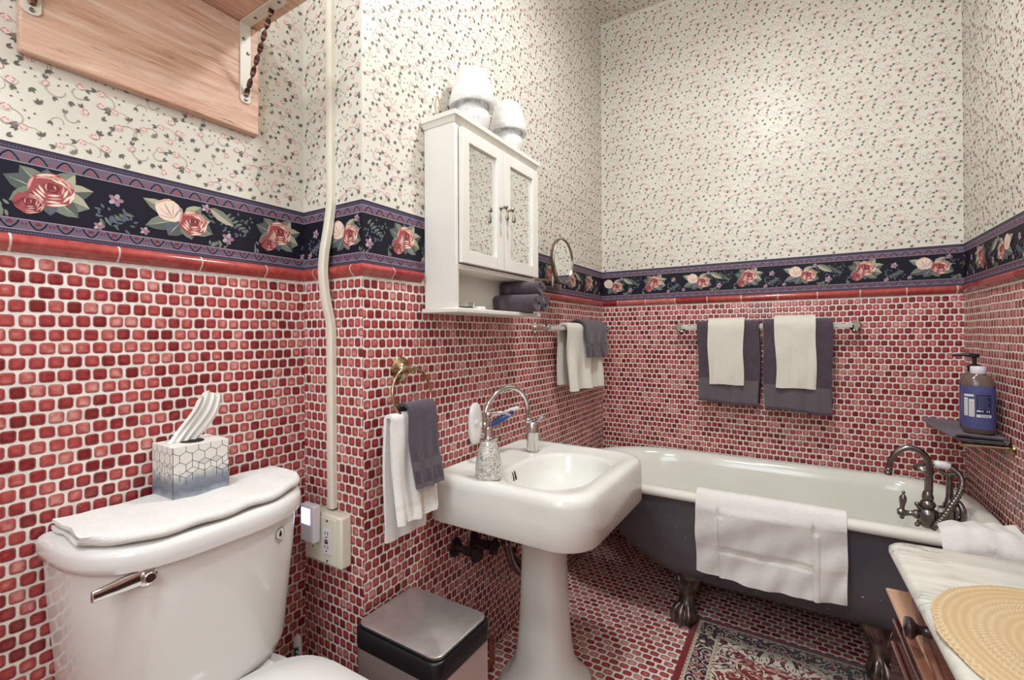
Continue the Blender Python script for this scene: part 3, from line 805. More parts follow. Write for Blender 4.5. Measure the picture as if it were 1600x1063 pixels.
# toilet brush standing in the corner behind the toilet
tbz = thing('toilet_brush', 'white and green brush handle standing in the corner behind the toilet', 'brush', (-1.21, .795, 0))
mb = MB(); mb.lathe([(.0, 0), (.048, .0), (.05, .01), (.042, .12), (.040, .125), (.036, .12), (.03, .03)], (-1.205, .79, 0), n=24); obj('holder', mb, M['plastic_b'], tbz)
mb = MB(); c = Vector((-1.205, .79, 0))
mb.tube([c + Vector((0, 0, .06)), c + Vector((0, 0, .22)), c + Vector((-.006, 0, .27)), c + Vector((-.01, 0, .31)), c + Vector((-.012, 0, .345)), c + Vector((-.012, 0, .354))], [.006, .006, .009, .012, .011, .004], n=16)
obj('handle', mb, M['plastic_b'], tbz)
mb = MB(); mb.tube([c + Vector((.0, -.006, .24)), c + Vector((-.001, -.007, .28)), c + Vector((-.004, -.009, .325))], [.005, .009, .006], n=12)
for k in range(8): mb.box(c.x + .002, c.x + .014, c.y - .014, c.y - .010, .245 + .010 * k, .249 + .010 * k, 1)
obj('grip', mb, [mat('green_grip', (30, 92, 78), .5), M['plastic_b']], tbz, label='green ribbed grip')

# ---------------------------------------------------------------- towel ring and its towels
def drape(name, c, u, nrm, width, R, Lf, Lb, th, mats, label, cat='towel', group=None, flare=0.0, fold=.003, bands=(), nw=28, slant=0.0, seed=0, taper=0.0, band_front_only=True, wob=1.0, hem=.012):
    """a towel hung over a bar: c middle of the bar, u along it, nrm away from the wall"""
    rr = random.Random(seed); c, u, nrm = Vector(c), Vector(u), Vector(nrm); ph = [rr.uniform(0, 6) for _ in range(6)]
    G, dist = [], []
    nf = max(8, int(Lf / .012)); nb = max(5, int(Lb / .02))
    S = [('f', 1 - i / nf) for i in range(nf)] + [('a', i / 8) for i in range(9)] + [('b', i / nb) for i in range(1, nb + 1)]
    for k, s in S:
        row = []
        for i in range(nw + 1):
            w = i / nw - .5; wx = w * width
            lf = Lf * (1 + slant * w + .006 * sin(w * 7 + ph[0]))
            lb = Lb * (1 + slant * w)
            if k == 'f':
                d = s; a, z = R + flare * d ** 1.3, -lf * d
                a += fold * sin(w * 17 + ph[1] + d * 2) * d + fold * .7 * sin(w * 31 + ph[2]) * d * d + .0015 * sin(d * 9 + w * 5 + ph[3])
                wx *= 1 + taper * d
            elif k == 'a':
                t = pi * s; a, z, d = R * cos(t), R * .9 * sin(t), 0
            else:
                d = s; a, z = -R + fold * .4 * sin(w * 15 + ph[4]) * d, -lb * d
            wx += wob * .003 * sin(d * 6 + ph[5]) * (1 if i in (0, nw) else .5)
            row.append(c + u * wx + nrm * a + Vector((0, 0, z)))
        G.append(row); dist.append(s if k == 'f' else -1)
    def mf(i, j):
        d = dist[i]
        for b0, b1 in bands:
            if d >= 0 and b0 <= d <= b1: return 1
        return 0
    mb = MB(); mb.sheet(G, th, mf=mf)
    o = obj(name, mb, mats, loc=c, angle=75)
    return tag(o, label, cat, group)

tr = thing('towel_ring', 'aged brass towel ring on the tiled wall left of the sink', 'towel ring', (XC, .984, 1.104))
mb = MB(); mb.lathe([(.036, 0), (.036, .003), (.031, .007), (.022, .010), (.015, .014), (.011, .020), (.009, .034), (.011, .040), (.010, .050), (.004, .053)], (XC + .001, .984, 1.104), 'x', 36)
ros = obj('rosette', mb, M['brass'], tr)
for k in range(3):
    a = radians(30 + 120 * k); mb = MB(); mb.lathe([(.004, 0), (.0035, .002)], (XC + .0075, .984 + .026 * cos(a), 1.104 + .026 * sin(a)), 'x', 10); obj('screw', mb, M['nickel'], ros)
mb = MB(); cc = Vector((-.958, .975, 1.035))
mb.tube([cc + Vector((.012 * (1 - cos(t)), .076 * sin(t), .076 * cos(t))) for t in [2 * pi * i / 48 for i in range(49)]], .0042, n=12, caps=False)
obj('ring', mb, M['brass'], tr, angle=60)
drape('hand_towel', (-.945, .955, .972), (0, 1, 0), (1, 0, 0), .150, .013, .275, .335, .010, [M['terry_w'], M['band_w']],
      'white towel hanging lowest through the brass towel ring', group=None, flare=.028, fold=.006, bands=((.84, .9),), seed=4, taper=.12)
drape('washcloth', (-.939, .979, .987), (0, 1, 0), (1, 0, 0), .108, .026, .205, .18, .009, [M['terry_d'], M['band_d']],
      'short charcoal washcloth draped over the white towel on the brass ring', flare=.030, fold=.003, bands=((.66, .80), (.955, 1)), seed=8)

# ---------------------------------------------------------------- pedestal sink
SX0, SX1, SY0, SY1 = XC + .003, -.472, 1.10, 1.697
sink = thing('pedestal_sink', 'old white china pedestal sink against the middle tiled wall', 'sink', (-.74, 1.39, 0))
bc = Vector((-.682, 1.375, 0))
def ray_rr(t, x0, x1, y0, y1, r0, r1):
    """distance from the bowl centre to a rounded rectangle (front corners r1, back corners r0)"""
    d = Vector((cos(t), sin(t), 0)); lo, hi = 0.0, 1.0
    def inside(p):
        x, y = p.x, p.y
        if not (x0 <= x <= x1 and y0 <= y <= y1): return False
        r = r1 if x > (x0 + x1) / 2 else r0
        qx = (x1 - r - x) if x > (x0 + x1) / 2 else (x - x0 - r)
        qy = min(y - y0 - r, y1 - r - y)
        if qx * (1 if x > (x0 + x1) / 2 else 1) < 0 and qy < 0: return qx * qx + qy * qy <= r * r
        return True
    for _ in range(40):
        m = (lo + hi) / 2
        if inside(bc + d * m): lo = m
        else: hi = m
    return lo
NS = 120
TH = [2 * pi * i / NS for i in range(NS)]
def oring(ins, z, r1=.105, r0=.03):
    b = 0 if ins <= 0 else 0
    return [tuple(bc + Vector((cos(t), sin(t), 0)) * ray_rr(t, SX0 + max(0, ins) * .0 + (ins * .4 if ins > 0 else 0), SX1 - ins, SY0 + ins, SY1 - ins, r0, max(.02, r1 - ins * .5)) + Vector((0, 0, z))) for t in TH]
def bring(ax, ay, z, ne=2.5, dx=0.0):
    out = []
    for t in TH:
        r = 1 / ((abs(cos(t)) / ax) ** ne + (abs(sin(t)) / ay) ** ne) ** (1 / ne)
        out.append((bc.x + dx + r * cos(t), bc.y + r * sin(t), z))
    return out
mb = MB()
mb.loft([oring(.055, .628), oring(.012, .622), oring(.004, .6195), oring(0, .624), oring(-.001, .69), oring(0, .735), oring(.003, .750), oring(.010, .760), oring(.020, .765), oring(.034, .766), oring(.052, .763), oring(.062, .760),
         bring(.160, .222, .7585), bring(.150, .212, .757), bring(.143, .205, .752), bring(.138, .199, .742), bring(.130, .190, .715), bring(.115, .168, .680), bring(.085, .125, .658), bring(.04, .05, .650), bring(.02, .02, .649)], True, False)
obj('basin', mb, M['chinap'], sink, angle=50)
mb = MB(); mb.lathe([(.021, -.004), (.021, .001), (.016, .0015), (.012, -.003)], (bc.x, bc.y, .650), n=24); obj('drain', mb, M['chromed'], sink)
for k in range(3):
    y_ = 1.287 + .0165 * k; mb = MB()
    P = rrect(-.0055, .0055, -.0140, .0140, .005, 0, 3); xo = -.8105 - .004 * k * .5
    mb.loft([[(xo + o_ - b * .32, y_ + a - .25 * (xo + o_ + .81) , .730 + b) for a, b, _ in P] for o_ in (-.002, .0008)])
    obj('overflow_slot', mb, M['dark'], sink, smooth=False, label='dark overflow slot')
mb = MB(); pc = (-.745, 1.395)
def pring(r, z, ne=2.6, n=48):
    out = []
    for i in range(n):
        t = 2 * pi * i / n; k = 1 / (abs(cos(t)) ** ne + abs(sin(t)) ** ne) ** (1 / ne)
        facet = 1 - .018 * abs(sin(4 * t))
        out.append((pc[0] + r * k * cos(t) * facet, pc[1] + r * k * sin(t) * facet, z))
    return out
mb.loft([pring(.150, 0), pring(.152, .012), pring(.150, .03), pring(.138, .045), pring(.112, .07), pring(.096, .105), pring(.088, .16), pring(.081, .25), pring(.076, .36), pring(.073, .46), pring(.074, .54), pring(.08, .60), pring(.10, .632)])
obj('pedestal', mb, M['chinap'], sink, angle=60)
# tap
fc = Vector((-.862, 1.525, .7605))
tap = thing('sink_tap', 'chrome sink tap with a tall gooseneck spout and short lever', 'tap', fc)
mb = MB(); mb.lathe([(.027, -.002), (.027, .003), (.0235, .006), (.0235, .070), (.0242, .072), (.0242, .075), (.0235, .077), (.0235, .105), (.020, .112), (.012, .116)], fc, n=32); obj('body', mb, M['chrome'], tap)
mb = MB(); sp0 = fc + Vector((-.012, -.012, .09)); sp1 = Vector((-.915, 1.29, 0)); dv = (sp1 - Vector((sp0.x, sp0.y, 0))); Ld = dv.length; dv.normalize()
path = [sp0, sp0 + Vector((0, 0, .03)), sp0 + Vector((0, 0, .055))]
cen = sp0 + dv * (Ld / 2) + Vector((0, 0, .060)); hgt = 1.012 - cen.z
for i in range(1, 24):
    t = pi - pi * i / 24; path.append(cen + dv * (Ld / 2 * cos(t)) + Vector((0, 0, hgt * sin(t))))
path += [cen + dv * (Ld / 2) + Vector((0, 0, -.0)), cen + dv * (Ld / 2) + Vector((0, 0, -.028))]
mb.tube(path, .0088, n=16)
mb.lathe([(.0095, .012), (.0118, .010), (.0118, -.004), (.0095, -.006)], path[2] - Vector((0, 0, .03)), n=20)
obj('spout', mb, M['chrome'], tap, angle=60)
mb = MB(); e = path[-1]; mb.lathe([(.0095, .022), (.0115, .018), (.0115, -.012), (.008, -.014)], e, n=20); obj('aerator', mb, M['chrome'], tap)
mb = MB()
a0_ = fc + Vector((.004, .0, .106))
mb.loft([[a0_ + Vector((dx, .016 * w, dz + h)) for w, h in ((-1, 0), (1, 0), (.8, .012), (-.8, .012))] for dx, dz in ((-.020, -.004), (.0, .0), (.022, .010), (.040, .022), (.046, .026))])
obj('lever', mb, M['chrome'], tap, bevel=.003, seg=3)
# soap dispenser
dc = Vector((-.812, 1.163, .7625))
n = NT('crackled_mirror_mosaic'); co = n.objco()
vo = n.node('ShaderNodeTexVoronoi', {'Scale': 210.0}, feature='DISTANCE_TO_EDGE'); n.L(co, vo.inputs['Vector'])
v2 = n.node('ShaderNodeTexVoronoi', {'Scale': 210.0}); n.L(co, v2.inputs['Vector'])
crack = n.mapr(vo.outputs[0], .03, .09)
shade = n.node('ShaderNodeSeparateColor', {0: v2.outputs['Color']}).outputs[0]
n.set(col=n.mix(crack, lin(238, 234, 222), n.ramp(shade, [(.0, lin(110, 112, 108)), (.3, lin(196, 198, 192)), (1, lin(246, 246, 240))])), rough=n.math('MULTIPLY_ADD', crack, -.3, .45), metal=n.math('MULTIPLY', crack, .45))
n.bump(n.math('MULTIPLY_ADD', shade, .6, crack), .5, .0012); mosaic = n.mat
sd = thing('soap_dispenser', 'mirror mosaic soap dispenser with chrome pump on the sink corner', 'soap dispenser', dc)
mb = MB(); mb.lathe([(.030, 0), (.034, .0015), (.038, .004), (.041, .012), (.0415, .03), (.038, .06), (.0325, .085), (.027, .105), (.0245, .116), (.022, .120)], dc, n=40); obj('bottle', mb, mosaic, sd)
mb = MB(); mb.lathe([(.026, .1195), (.027, .121), (.027, .125), (.014, .127), (.0135, .128), (.0135, .154), (.0125, .157), (.008, .158)], dc, n=28); obj('collar', mb, M['chrome'], sd)
mb = MB(); mb.lathe([(.0075, .157), (.0075, .186), (.0105, .187), (.0115, .190), (.0115, .199), (.009, .203)], dc, n=20)
mb.tube([dc + Vector((0, 0, .197)), dc + Vector((.022, .020, .200)), dc + Vector((.040, .037, .198)), dc + Vector((.050, .047, .190))], [.006, .0048, .004, .0036], n=12); obj('pump', mb, M['chrome'], sd)
# wall holder and razor
wh = thing('razor_holder', 'white oval holder screwed to the tiles behind the soap dispenser', 'holder', (XC, 1.347, .88))
mb = MB()
ov = lambda rx, rz, x: [(XC + x, 1.345 + rx * (abs(cos(t)) ** .8) * (1 if cos(t) > 0 else -1), .882 + rz * (abs(sin(t)) ** .9) * (1 if sin(t) > 0 else -1)) for t in [2 * pi * i / 40 for i in range(40)]]
mb.loft([ov(.033, .072, .0006), ov(.036, .076, .003), ov(.036, .076, .010), ov(.032, .071, .015), ov(.02, .05, .0165)])
obj('plate', mb, M['china'], wh, angle=60)
mb = MB(); mb.lathe([(.010, .014), (.011, .018), (.006, .022)], (XC, 1.339, .886), 'x', 16); obj('screw', mb, M['plastic_b'], wh)
mb = MB(); mb.tube([(XC + .012, 1.372, .872), (XC + .04, 1.392, .874), (XC + .062, 1.408, .884)], [.010, .011, .006], n=14); obj('hook', mb, M['china'], wh)
rz = thing('razor', 'blue and white safety razor resting on the white oval holder', 'razor', (-.94, 1.41, .885))
mb = MB(); mb.tube(smoothpath([(-.962, 1.375, .868), (-.945, 1.394, .882), (-.925, 1.424, .898), (-.905, 1.456, .914)], 4), [.005, .006, .008, .010, .011, .012, .012, .012, .011, .010, .009, .008, .006], n=14)
obj('handle', mb, mat('blue_razor', (40, 74, 134), .3), rz)
mb = MB(); mb.tube(smoothpath([(-.962, 1.372, .906), (-.940, 1.39, .912), (-.905, 1.435, .928), (-.890, 1.468, .934)], 4), [.0035] * 13, n=10)
mb.box(-.915, -.887, 1.44, 1.472, .924, .932); obj('head', mb, M['plastic_b'], rz, bevel=.001)
# pipes below
pt = thing('drain_pipe', 'chrome drain trap below the sink beside the pedestal', 'pipe', (-.9, 1.45, .4))
mb = MB(); mb.tube(smoothpath([(-.80, 1.385, .618), (-.86, 1.400, .58), (-.92, 1.425, .515), (-.93, 1.440, .455), (-.93, 1.452, .415), (-.928, 1.470, .365), (-.922, 1.495, .320), (-.915, 1.525, .290), (-.905, 1.55, .278)], 6), .0165, n=18); obj('trap', mb, M['chromed'], pt)
mb = MB(); mb.lathe([(.022, -.010), (.024, -.006), (.024, .006), (.022, .010)], (-.93, 1.447, .432), n=20, d=(0, .3, -1)); obj('slip_nut', mb, M['chromed'], pt)
mb = MB(); mb.tube([(-.905, 1.55, .278), (-.93, 1.58, .282), (XC + .001, 1.60, .30)], .016, n=16); mb.lathe([(.034, 0), (.033, .005), (.018, .01)], (XC + .001, 1.60, .30), 'x', 24); obj('waste_arm', mb, M['chromed'], pt)
for k, (y_, z_, lab) in enumerate(((1.235, .478, 'dark corroded shutoff valve under the sink, nearer the trash can'), (1.335, .462, 'dark corroded shutoff valve under the sink, nearer the drain trap'))):
    vt = thing('shutoff_valve', lab, 'valve', (XC, y_, z_), 'shutoff valves below the sink')
    mb = MB(); mb.lathe([(.032, 0), (.030, .006), (.012, .009), (.012, .05), (.016, .052), (.016, .075), (.010, .078), (.010, .09)], (XC + .001, y_, z_), 'x', 20); obj('stem', mb, M['darkiron'], vt)
    mb = MB()
    wheel = []
    for i in range(32):
        t = 2 * pi * i / 32; r = .027 * (1 + .12 * cos(5 * t)); wheel.append((r * cos(t), r * sin(t)))
    mb.loft([[(XC + x, y_ + a * s_, z_ + b * s_) for a, b in wheel] for x, s_ in ((.088, .8), (.090, 1), (.100, 1), (.103, .7))]); obj('handwheel', mb, M['darkiron'], vt)
    mb = MB(); mb.tube(smoothpath([(XC + .062, y_, z_ + .01), (XC + .062, y_, z_ + .06), (XC + .07, y_ + .02, .60), (XC + .08, y_ + .05, .628)], 5), .0055, n=10); obj('supply_tube', mb, M['chromed'], vt)
mb = MB(); mb.tube(smoothpath([(-.99, 1.31, .010), (-.955, 1.335, .014), (-.955, 1.38, .018), (-.985, 1.42, .035), (-.998, 1.44, .06)], 6), .009, n=12)
tag(obj('rubber_hose', mb, noisy('rust_red_rubber', (128, 52, 40), (158, 76, 58), 30, .6), loc=(-.96, 1.37, 0)), 'short rust-red hose lying on the floor behind the pedestal', 'hose')

# ---------------------------------------------------------------- trash can
tc = thing('trash_can', 'brushed steel rectangular trash can with black rim, beside the sink pedestal', 'trash can', (-.843, .905, 0))
TX0, TX1, TY0, TY1 = -.985, -.700, .795, 1.012
mb = MB(); rr_ = lambda e, z, r=.028: rrect(TX0 + e, TX1 - e, TY0 + e, TY1 - e, r, z, 6)
mb.loft([rr_(.004, .004), rr_(0, .008), rr_(0, .404)]); obj('body', mb, M['steel'], tc, angle=50)
mb = MB(); mb.loft([rr_(-.0015, .404), rr_(-.0015, .448), rr_(.001, .4515), rr_(.008, .4515), rr_(.010, .447), rr_(.012, .43)], True, True); obj('rim', mb, M['black'], tc, angle=50, label='black plastic rim')
mb = MB(); mb.loft([rr_(.006, .448, .026), rr_(.004, .452, .026), rr_(.004, .456, .026), rr_(.0065, .4575, .025)]); obj('lid_seal', mb, M['black'], tc, angle=50)
mb = MB(); mb.loft([rr_(.0062, .4576, .025), rr_(.0062, .460, .025), rr_(.009, .4615, .023)]); obj('lid', mb, M['steellid'], tc, angle=50)
mb = MB(); mb.box(-.70, -.665, .86, .95, .006, .016); obj('pedal', mb, M['black'], tc, bevel=.003)

# ---------------------------------------------------------------- wall cabinet
cb = thing('wall_cabinet', 'white wall cabinet with two mirrored doors and an open shelf, above the sink', 'cabinet', (XC, 1.335, 1.27))
CX0, CXF, CY0, CY1 = XC + .002, -.879, 1.090, 1.582
mb = MB()
mb.box(CX0, CXF, CY0, CY0 + .016, 1.285, 1.862); mb.box(CX0, CXF, CY1 - .016, CY1, 1.285, 1.862)
mb.box(CX0, CX0 + .024, CY0 + .016, CY1 - .016, 1.285, 1.862); mb.box(CX0 + .024, CXF, CY0 + .016, CY1 - .016, 1.405, 1.421); mb.box(CX0 + .024, CXF - .002, CY0 + .016, CY1 - .016, 1.838, 1.8618)
obj('carcass', mb, M['white_paint'], cb, bevel=.0015)
mb = MB()
mb.loft([[(CX0, CY0 - .003, 1.848), (CXF + .003, CY0 - .003, 1.848), (CXF + .003, CY1 + .003, 1.848), (CX0, CY1 + .003, 1.848)], [(CX0, CY0 - .012, 1.863), (CXF + .010, CY0 - .012, 1.863), (CXF + .010, CY1 + .012, 1.863), (CX0, CY1 + .012, 1.863)],
         [(CX0, CY0 - .016, 1.863), (CXF + .015, CY0 - .016, 1.863), (CXF + .015, CY1 + .016, 1.863), (CX0, CY1 + .016, 1.863)], [(CX0, CY0 - .016, 1.877), (CXF + .015, CY0 - .016, 1.877), (CXF + .015, CY1 + .016, 1.877), (CX0, CY1 + .016, 1.877)]])
obj('top_board', mb, M['white_paint'], cb, smooth=False)
mb = MB(); mb.box(CX0, CXF + .016, CY0 - .016, CY1 + .016, 1.2705, 1.2848); obj('shelf_board', mb, M['white_paint'], cb, bevel=.003)
ym = 1.336
for k, (y0, y1) in enumerate(((CY0 + .016, ym - .001), (ym + .001, CY1 - .002))):
    x0, x1 = CXF + .0005, CXF + .0165; z0, z1 = 1.4235, 1.836; s = .042
    yl, yr = y0 + (s if k else .034), y1 - s
    mb = MB()
    mb.box(x0, x1, y0, yl, z0, z1); mb.box(x0, x1, yr, y1, z0, z1); mb.box(x0, x1, yl, yr, z0, z0 + .040); mb.box(x0, x1, yl, yr, z1 - .040, z1)
    d = obj('door', mb, M['white_paint'], cb, bevel=.0012)
    mb = MB(); mb.box(x0 + .001, x0 + .0062, yl - .001, yr + .001, z0 + .039, z1 - .039); obj('mirror', mb, M['mirror'], d, smooth=False, label='mirror panel')
    yk = (y1 - .020) if k == 0 else (y0 + .020); zk = 1.634
    mb = MB(); mb.lathe([(.0085, 0), (.006, .003), (.0035, .006), (.0035, .014), (.008, .019), (.0085, .023), (.005, .027)], (x1, yk, zk), 'x', 18)
    kn = obj('knob', mb, M['nickel'], d, label='nickel knob')
    mb = MB(); mb.tube([(x1 + .024, yk, zk), (x1 + .027, yk, zk - .008), (x1 + .026, yk, zk - .016)], .0012, n=8)
    mb.lathe([(.0015, 0), (.003, -.006), (.006, -.018), (.0065, -.026), (.004, -.031), (.001, -.032)], (x1 + .026, yk, zk - .014), n=14); obj('drop_pull', mb, M['nickel'], kn)

# rolled washcloths
def roll(y, z, R, x0, x1, label, seed):
    G = []; N = 90; turns = 2.6
    rr = random.Random(seed); ph = rr.uniform(0, 6)
    for i in range(N + 1):
        s = i / N; r = .006 + (R - .006) * s; t = ph + 2 * pi * turns * s
        row = []
        for j in range(15):
            q = j / 14; k = 1 + .05 * sin(q * 5 + ph) * s
            sag = -.004 * q * (1 - s)
            row.append((x0 + (x1 - x0) * q + .004 * sin(3 * t + ph) * (1 if q > .5 else -1) * (.3 + .7 * s), y + r * k * cos(t) * 1.04, z + r * k * sin(t) * .98 + sag))
        G.append(row)
    mb = MB(); mb.sheet(G, (R - .006) / turns * .82, mf=lambda i, j: 1 if 2 <= j <= 3 else 0)
    return tag(obj('washcloth_roll', mb, [M['terry_d'], M['band_d']], loc=((x0 + x1) / 2, y, z), angle=70), label, 'towel', 'rolled charcoal washcloths in the cabinet')
roll(1.466, 1.3195, .0325, -.976, -.800, 'rolled charcoal washcloth in the cabinet, lower roll nearer the middle of the open shelf', 1)
roll(1.536, 1.318, .0300, -.976, -.808, 'rolled charcoal washcloth in the cabinet, lower roll at the right end, mostly hidden', 2)
roll(1.503, 1.3765, .0268, -.976, -.806, 'rolled charcoal washcloth in the cabinet, upper roll lying on the two others', 3)
mb = MB(); mb.lathe([(.020, 0), (.024, .002), (.027, .012), (.0285, .022), (.026, .022), (.0225, .008), (.0, .006)], (-.905, 1.175, 1.2852), n=24, cap1=False)
tag(obj('glass_dish', mb, M['glass'], loc=(-.905, 1.175, 1.2852)), 'small clear glass dish on the open cabinet shelf, at its left end', 'dish')
mb = MB(); mb.loft([rrect(-.922, -.888, 1.224, 1.262, .008, 1.2851), rrect(-.924, -.886, 1.222, 1.264, .009, 1.290), rrect(-.922, -.888, 1.224, 1.262, .008, 1.296)])
tag(obj('soap_bar', mb, M['china'], loc=(-.905, 1.243, 1.2851)), 'small white soap bar on the open cabinet shelf next to the glass dish', 'soap')

# mushroom lamps
def lamp(y, x, s, label):
    t = thing('mushroom_lamp', label, 'lamp', (x, y, 1.8775), 'mushroom lamps on the cabinet')
    mb = MB(); mb.lathe([(.045 * s, 0), (.052 * s, .012 * s), (.060 * s, .035 * s), (.060 * s, .055 * s), (.052 * s, .078 * s), (.036 * s, .092 * s), (.028 * s, .098 * s), (.028 * s, .115 * s)], (x, y, 1.8775), n=36); obj('base', mb, M['lampglass'], t)
    mb = MB(); z0 = .084 * s
    mb.lathe([(.060 * s, z0 + .004), (.074 * s, z0), (.0775 * s, z0 + .006), (.077 * s, z0 + .022 * s), (.069 * s, z0 + .050 * s), (.062 * s, z0 + .085 * s), (.052 * s, z0 + .112 * s), (.032 * s, z0 + .128 * s), (.008 * s, z0 + .133 * s)], (x, y, 1.8775), n=40, cap0=False); obj('shade', mb, M['lampglass'], t)
    return t
l1 = lamp(1.243, -.928, 1.0, 'white speckled glass mushroom lamp on the cabinet, the taller one at its left')
lamp(1.468, -.928, .93, 'white speckled glass mushroom lamp on the cabinet, the one nearer its right end')
mb = MB(); mb.tube(smoothpath([(-.965, 1.205, 1.886), (-.985, 1.16, 1.93), (-.99, 1.14, 1.975), (-.985, 1.125, 1.94), (-.975, 1.118, 1.90), (-.96, 1.10, 1.882)], 6), .0022, n=8)
obj('cord', mb, mat('clear_brown_cord', (168, 140, 118), .4), l1)

# ---------------------------------------------------------------- extending shaving mirror
sm = thing('shaving_mirror', 'round brass-rimmed shaving mirror on a folding wall arm right of the cabinet', 'mirror', (XC, 1.70, 1.42))
mc = Vector((-.90, 1.874, 1.531))
mb = MB(); mb.lathe([(.0985, -.012), (.101, -.010), (.1015, .006), (.099, .009), (.0945, .0085), (.0945, .003), (.0, .003)], mc, 'x', 56, cap0=True, cap1=False); fr = obj('frame', mb, M['nickel'], sm, angle=50)
mb = MB(); mb.lathe([(.0944, .0035), (.0, .0036)], mc, 'x', 56, cap0=False, cap1=False); obj('glass', mb, M['mirror'], sm, smooth=False, label='round mirror glass')
mb = MB(); mb.lathe([(.036, 0), (.034, .006), (.012, .010), (.010, .03)], (XC + .001, 1.63, 1.43), 'x', 24); obj('wall_plate', mb, M['nickel'], sm)
for a, b in (((XC + .028, 1.63, 1.436), (-.905, 1.783, 1.436)), ((-.905, 1.783, 1.422), (-.913, 1.874, 1.416))):
    mb = MB(); mb.tube([a, b], .0042, n=10); obj('arm', mb, M['nickel'], sm)
for p, h in (((-.905, 1.783), .022), ((-.913, 1.874), .018)):
    mb = MB(); mb.lathe([(.006, -h), (.0065, -h + .002), (.0065, h - .002), (.005, h)], (p[0], p[1], 1.428 if p[1] < 1.8 else 1.420), n=14); obj('hinge', mb, M['nickel'], sm)

# ---------------------------------------------------------------- towel rails and towels
def rail(name, label, p0, p1, nrm, zc, m):
    p0, p1, nrm = Vector(p0), Vector(p1), Vector(nrm); u = (p1 - p0).normalized()
    t = thing('towel_rail', label, 'towel rail', (p0 + p1) / 2)
    off = .060
    mb = MB(); mb.tube([p0 + nrm * off + u * .008, p1 + nrm * off - u * .008], 1.0, sect=[(-.0095, -.0095), (.0095, -.0095), (.0095, .0095), (-.0095, .0095)], up=(0, 0, 1)); obj('bar', mb, m, t, bevel=.002)
    for p in (p0, p1):
        mb = MB(); mb.lathe([(.024, .0005), (.024, .006), (.018, .010), (.012, .016), (.011, .044), (.0165, .050), (.0165, .074), (.012, .078)], p, n=24, d=nrm); obj('bracket', mb, M['chrome'], t)
        mb = MB(); mb.lathe([(.006, -.014), (.007, -.016), (.007, -.024), (.004, -.027)], p + nrm * .062, n=12); obj('set_screw', mb, M['chromed'], t)
    return t
rail('towel_rail', 'clear square towel rail with chrome ends on the back wall over the tub', (-.552, YD, 1.236), (.216, YD, 1.236), (0, -1, 0), 1.236, M['acrylic'])
rail('towel_rail', 'short clear towel rail with chrome ends on the middle wall near the corner', (XC, 1.80, 1.232), (XC, 2.545, 1.232), (1, 0, 0), 1.232, M['acrylic'])
ux = (1, 0, 0); nb = (0, -1, 0)
D1 = [M['terry_d'], M['band_d']]; C1 = [M['terry_c'], M['band_c']]
drape('bath_towel', (-.309, YD - .060, 1.236), ux, nb, .285, .030, .385, .36, .013, D1, 'charcoal bath towel on the back rail, left of the two', 'towel', 'charcoal bath towels on the back rail', fold=.005, flare=.008, bands=((.70, .99),), slant=.03, seed=21, taper=-.04)
drape('bath_towel', (-.014, YD - .060, 1.236), ux, nb, .280, .034, .402, .37, .013, D1, 'charcoal bath towel on the back rail, right of the two', 'towel', 'charcoal bath towels on the back rail', fold=.005, flare=.008, bands=((.72, .99),), slant=.04, seed=22, taper=-.05)
drape('hand_towel', (-.317, YD - .060, 1.237), ux, nb, .166, .045, .290, .26, .012, C1, 'ivory hand towel over the left charcoal bath towel on the back rail', 'towel', 'ivory hand towels on the back rail', fold=.003, flare=.004, bands=((.795, .83), (.88, .90)), seed=23, taper=-.06)
drape('hand_towel', (-.019, YD - .060, 1.239), ux, nb, .166, .049, .294, .27, .012, C1, 'ivory hand towel over the right charcoal bath towel on the back rail', 'towel', 'ivory hand towels on the back rail', fold=.003, flare=.004, bands=((.795, .83), (.88, .90)), seed=24, taper=-.07)
uy = (0, 1, 0); nx = (1, 0, 0)
drape('bath_towel', (XC + .060, 2.19, 1.230), uy, nx, .44, .026, .298, .27, .012, [M['terry_c'], M['terry_c']], 'bunched ivory towel hanging on the short rail of the middle wall', 'towel', fold=.017, flare=.006, seed=31, taper=-.02, nw=44, slant=.02)
drape('hand_towel', (XC + .060, 2.275, 1.232), uy, nx, .29, .045, .142, .13, .011, D1, 'charcoal towel over the bunched ivory one on the short rail', 'towel', fold=.008, flare=.012, bands=((.55, .70),), seed=32, taper=.05, nw=30)

# nails left in the wallpaper
for z_, lab in ((2.630, 'small black nail head high in the back wall'), (2.110, 'small black nail head lower in the back wall')):
    mb = MB(); mb.lathe([(.0045, 0), (.005, .002), (.002, .005)], (-.211, YD, z_), n=12, d=(0, -1, 0))
    tag(obj('nail', mb, M['black'], loc=(-.211, YD, z_)), lab, 'nail', 'nails in the back wall')

# ---------------------------------------------------------------- clawfoot tub
BX0, BX1, BY0, BY1 = -.980, .568, 1.892, 2.622
bcx, bcy = (BX0 + BX1) / 2, (BY0 + BY1) / 2
tub = thing('clawfoot_tub', 'white enamelled clawfoot bathtub painted charcoal outside, under the back wall', 'bathtub', (bcx, bcy, 0))
def tring(x0, x1, b, z, nl=2.15, nr=3.2, n=96, yc=None):
    cx = (x0 + x1) / 2; P = []; yc = bcy if yc is None else yc
    # straight sides with a round head end (left) and a flatter foot end (right)
    rl, rr_ = min(.42, (x1 - x0) * .32), min(.27, (x1 - x0) * .22)
    for i in range(n):
        t = 2 * pi * i / n
        k = nl if cos(t) < 0 else nr
        ex = abs(cos(t)) ** (2 / k) * (1 if cos(t) > 0 else -1); ey = abs(sin(t)) ** (2 / k) * (1 if sin(t) > 0 else -1)
        if cos(t) < 0: x = x0 + rl + rl * ex
        else: x = x1 - rr_ + rr_ * ex
        # spread the vertices on the straight part
        P.append((x, yc + b * ey, z))
    return P
B = (BY1 - BY0) / 2
mb = MB()
